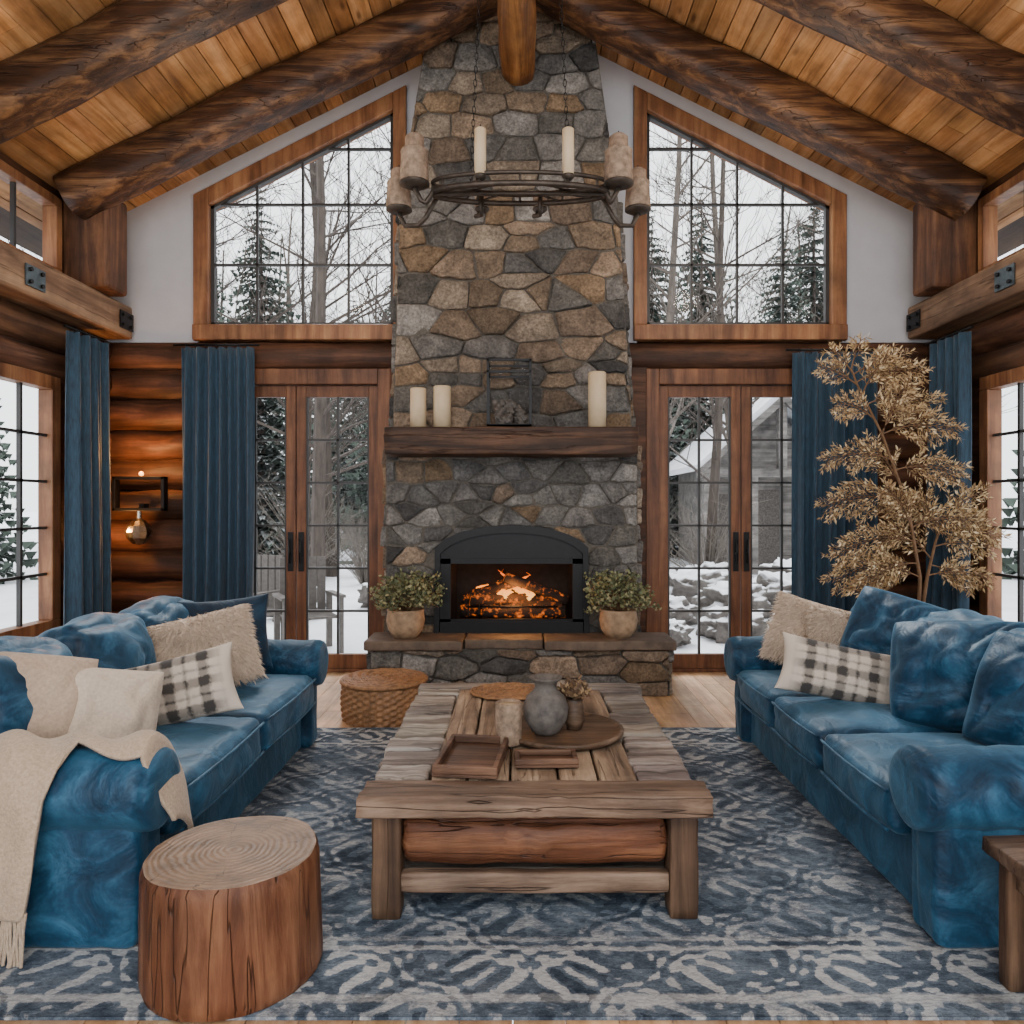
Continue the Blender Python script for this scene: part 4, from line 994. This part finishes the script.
def place(lst,spots):
    used=set()
    for k,(x,y,s) in enumerate(spots):
        i=k%len(lst); z=-.35+.02*max(0,y-25)
        if i not in used: o=lst[i]; used.add(i)
        else: o=lst[i].copy(); bpy.context.scene.collection.objects.link(o)
        o.location=(x,y,z); o.rotation_euler=(0,0,R.uniform(0,6.28)); o.scale=(s,s,s)
sp=[]; tr_=0
while len(sp)<52 and tr_<5000:
    tr_+=1; y=U(15,42); x=U(-.55,.55)*y
    if 2.3<x<10 and y<24: continue
    if all(math.hypot(x-a,y-b)>2.4 for a,b,_ in sp): sp.append((x,y,U(.75,1.3)))
for i in range(8): sp.append(((-1 if i%2 else 1)*U(8,16),U(5,13),U(.8,1.2)))
sp+=[(-3.1,11.5,.9),(2.2,13,.9),(-6.2,14,1.2),(7.2,14.5,1.0),(-4.6,16,1.1),(3.6,14.2,.9),(4.7,15.8,1.0)]
place(bare,sp)
cs=[(-6.9,20,1.05),(-9.4,22,1.1),(4.4,25,1.2),(6.3,26,1.3),(8.2,23.5,1.1),(9.8,25,1.3),(12,24,1.1),(-13,28,1.3),(2.6,30,1.1),(-8,36,1.2),(5.6,34,1.3),(14,34,1.4),(-17,36,1.4),(-12,16,.7),(13,17,.9),(-4.8,30,1.2)]
for i in range(22): cs.append((-26+2.5*i+U(-.8,.8),U(46,54),U(.9,1.35)))
place(con,cs)
def shrub():
    mb=MB()
    for i in range(80):
        th=U(0,6.28); r=U(.2,.8); h=U(.5,1.5); p=Vector((0,0,0)); m=Vector((r*.4*math.cos(th),r*.4*math.sin(th),h*.6)); e=Vector((r*math.cos(th),r*math.sin(th),h))
        mb.tube([p,m,e],[.010,.007,.003],3,BK[2],cap=False)
        for k in range(3):
            e2=m.lerp(e,U(0,1)); mb.tube([e2,e2+Vector((U(-.25,.25),U(-.25,.25),U(.05,.3)))],[.004,.002],3,BK[2],cap=False)
    return mb
sh=[single('bare_shrub',shrub(),M['bark'],(0,0,0),'leafless twiggy shrub in the snow','shrub','bare shrubs',recalc=False)]
place(sh,[(U(-.5,.5)*y,y,U(.8,1.8)) for y in [U(13,28) for _ in range(36)]])
rk=[]
for i in range(3):
    mb=MB(); mb.puff((0,0,0),(1,.8,.6),.28,wr=.16,seed=i*3+1,n=12); rk.append(single('snowy_boulder',mb,M['rock'],(0,0,0),'grey boulder capped with snow','rock','snow capped boulders'))
k=0
for (x,y,s) in [(1.75,8.8,.55),(2.6,9.1,.75),(3.45,9.3,.6),(2.0,10.1,.8),(3.0,10.6,1.05),(4.2,10.4,.9),(1.6,11.5,.8),(2.8,12.2,1.2),(4.1,12.0,1.1),(5.4,11.6,1.1),(1.9,13.4,1.0),(5.0,13.6,1.3),(3.4,13.6,1.2),(-1.6,10.2,.6),(-3.3,11,.8),(-2.2,12.4,.9),(3.0,8.3,.4),(1.2,8.9,.4)]:
    o=rk[k%3] if k<3 else rk[k%3].copy()
    if k>=3: bpy.context.scene.collection.objects.link(o)
    o.location=(x,y,-.18+.16*s); o.rotation_euler=(0,0,U(0,6)); o.scale=(s,s,s*.9); k+=1
T=Thing('cabin',(6.6,20,-.2),'grey timber cabin with gable roof and porch posts in snow','cabin')
CX=6.35
mb=MB(); mb.prism([(CX-1.5,-.3),(CX+1.5,-.3),(CX+1.5,2.6),(CX,3.9),(CX-1.5,2.6)],19,23); T.part('cabin_walls',mb,M['cabinw'])
mb=MB()
for sg in (-1,1): mb.prism([(CX,4.1),(CX+sg*2.1,2.25),(CX+sg*2.1,2.4),(CX,4.28)],18,23.2)
T.part('snowy_roof',mb,M['snow'])
mb=MB()
for sg in (-1,1): mb.prism([(CX,4.1),(CX+sg*2.1,2.25),(CX+sg*2.1,2.08),(CX,3.88)],17.95,18.1)
mb.box(CX-2,CX+2,18.1,18.3,2.1,2.3); mb.box(CX-.1,CX+.1,18.1,18.3,2.3,3.9)
T.part('porch_gable',mb,M['cabinw'])
for x in (-1.8,-.7,.7,1.8):
    mb=MB(); mb.box(CX+x-.1,CX+x+.1,18.1,18.3,-.3,2.1); T.part('porch_post',mb,M['cabinw'])
for a in (-1.3,.7):
    mb=MB(); mb.box(CX+a,CX+a+.6,18.96,19.01,.6,1.7); T.part('cabin_window',mb,M['vase'])
mb=MB(); mb.box(CX-.35,CX+.3,18.96,19.01,-.2,1.8); T.part('cabin_door',mb,M['vase'])
def pchair(x,y,rz):
    T=Thing('patio_chair',(x,y,-.18),'weathered grey slatted patio chair standing in snow','chair','patio chairs')
    z0=-.18; mb=MB()
    for i in range(5): mb.box(x-.26+.105*i,x-.26+.105*i+.09,y+.2,y+.23,z0+.38,z0+1.0)
    T.part('backrest',mb,M['chair'])
    mb=MB()
    for i in range(5): mb.box(x-.27,x+.27,y-.3+.1*i,y-.3+.1*i+.085,z0+.36,z0+.385)
    T.part('seat',mb,M['chair'])
    for s in (-1,1):
        mb=MB(); mb.box(x+s*.3-.04,x+s*.3+.04,y-.32,y+.24,z0+.58,z0+.61); T.part('armrest',mb,M['chair'])
        for yy in (-.28,.2):
            mb=MB(); mb.box(x+s*.29-.03,x+s*.29+.03,y+yy-.03,y+yy+.03,z0-.05,z0+.58); T.part('leg',mb,M['chair'])
    T.o.rotation_euler=(0,0,rz)
pchair(-2.35,8.3,.5); pchair(-3.1,8.7,-.4)
# ------------------------------------------------------------ light
w=bpy.data.worlds.new('World'); bpy.context.scene.world=w; w.use_nodes=True
bg=w.node_tree.nodes['Background']; bg.inputs[0].default_value=(.94,.965,1,1); bg.inputs[1].default_value=3.0
def light(kind,loc,rot,energy,col,**k):
    l=bpy.data.lights.new(kind.lower()+'_light',kind); l.energy=energy; l.color=col
    for a,b in k.items(): setattr(l,a,b)
    o=bpy.data.objects.new(kind.lower()+'_light',l); o.location=loc; o.rotation_euler=rot; bpy.context.scene.collection.objects.link(o); return o
light('AREA',(0,-.9,3.4),(math.radians(55),0,0),60,(1,.97,.94),shape='RECTANGLE',size=2.2,size_y=1.0)  # fill light added behind the camera to brighten the room, no fixture there
light('SUN',(0,20,20),(math.radians(-47),0,math.radians(6)),6.0,(.96,.98,1),angle=math.radians(22))
light('POINT',(-.05,YF+.05,.72),(0,0,0),11,(1,.42,.12),shadow_soft_size=.12)
light('POINT',(-3.08,6.02,1.82),(0,0,0),20,(1,.42,.12),shadow_soft_size=.04)
light('POINT',(-3.22,5.98,1.22),(0,0,0),13,(1,.42,.12),shadow_soft_size=.04)
for sg in (-1,1):
    light('POINT',(sg*1.9,3.4,3.35),(0,0,0),34,(1,.85,.68),shadow_soft_size=.15)
    light('POINT',(sg*1.7,5.0,3.5),(0,0,0),20,(1,.85,.68),shadow_soft_size=.12)
cd=bpy.data.cameras.new('camera'); cam=bpy.data.objects.new('camera',cd); bpy.context.scene.collection.objects.link(cam)
cam.location=(0,0,1.4); cam.rotation_euler=(math.radians(90),0,0); cd.sensor_width=36; cd.lens=750/1024*36
cd.shift_x=-8/1024; cd.shift_y=-6/1024; cd.clip_end=300
bpy.context.scene.camera=cam
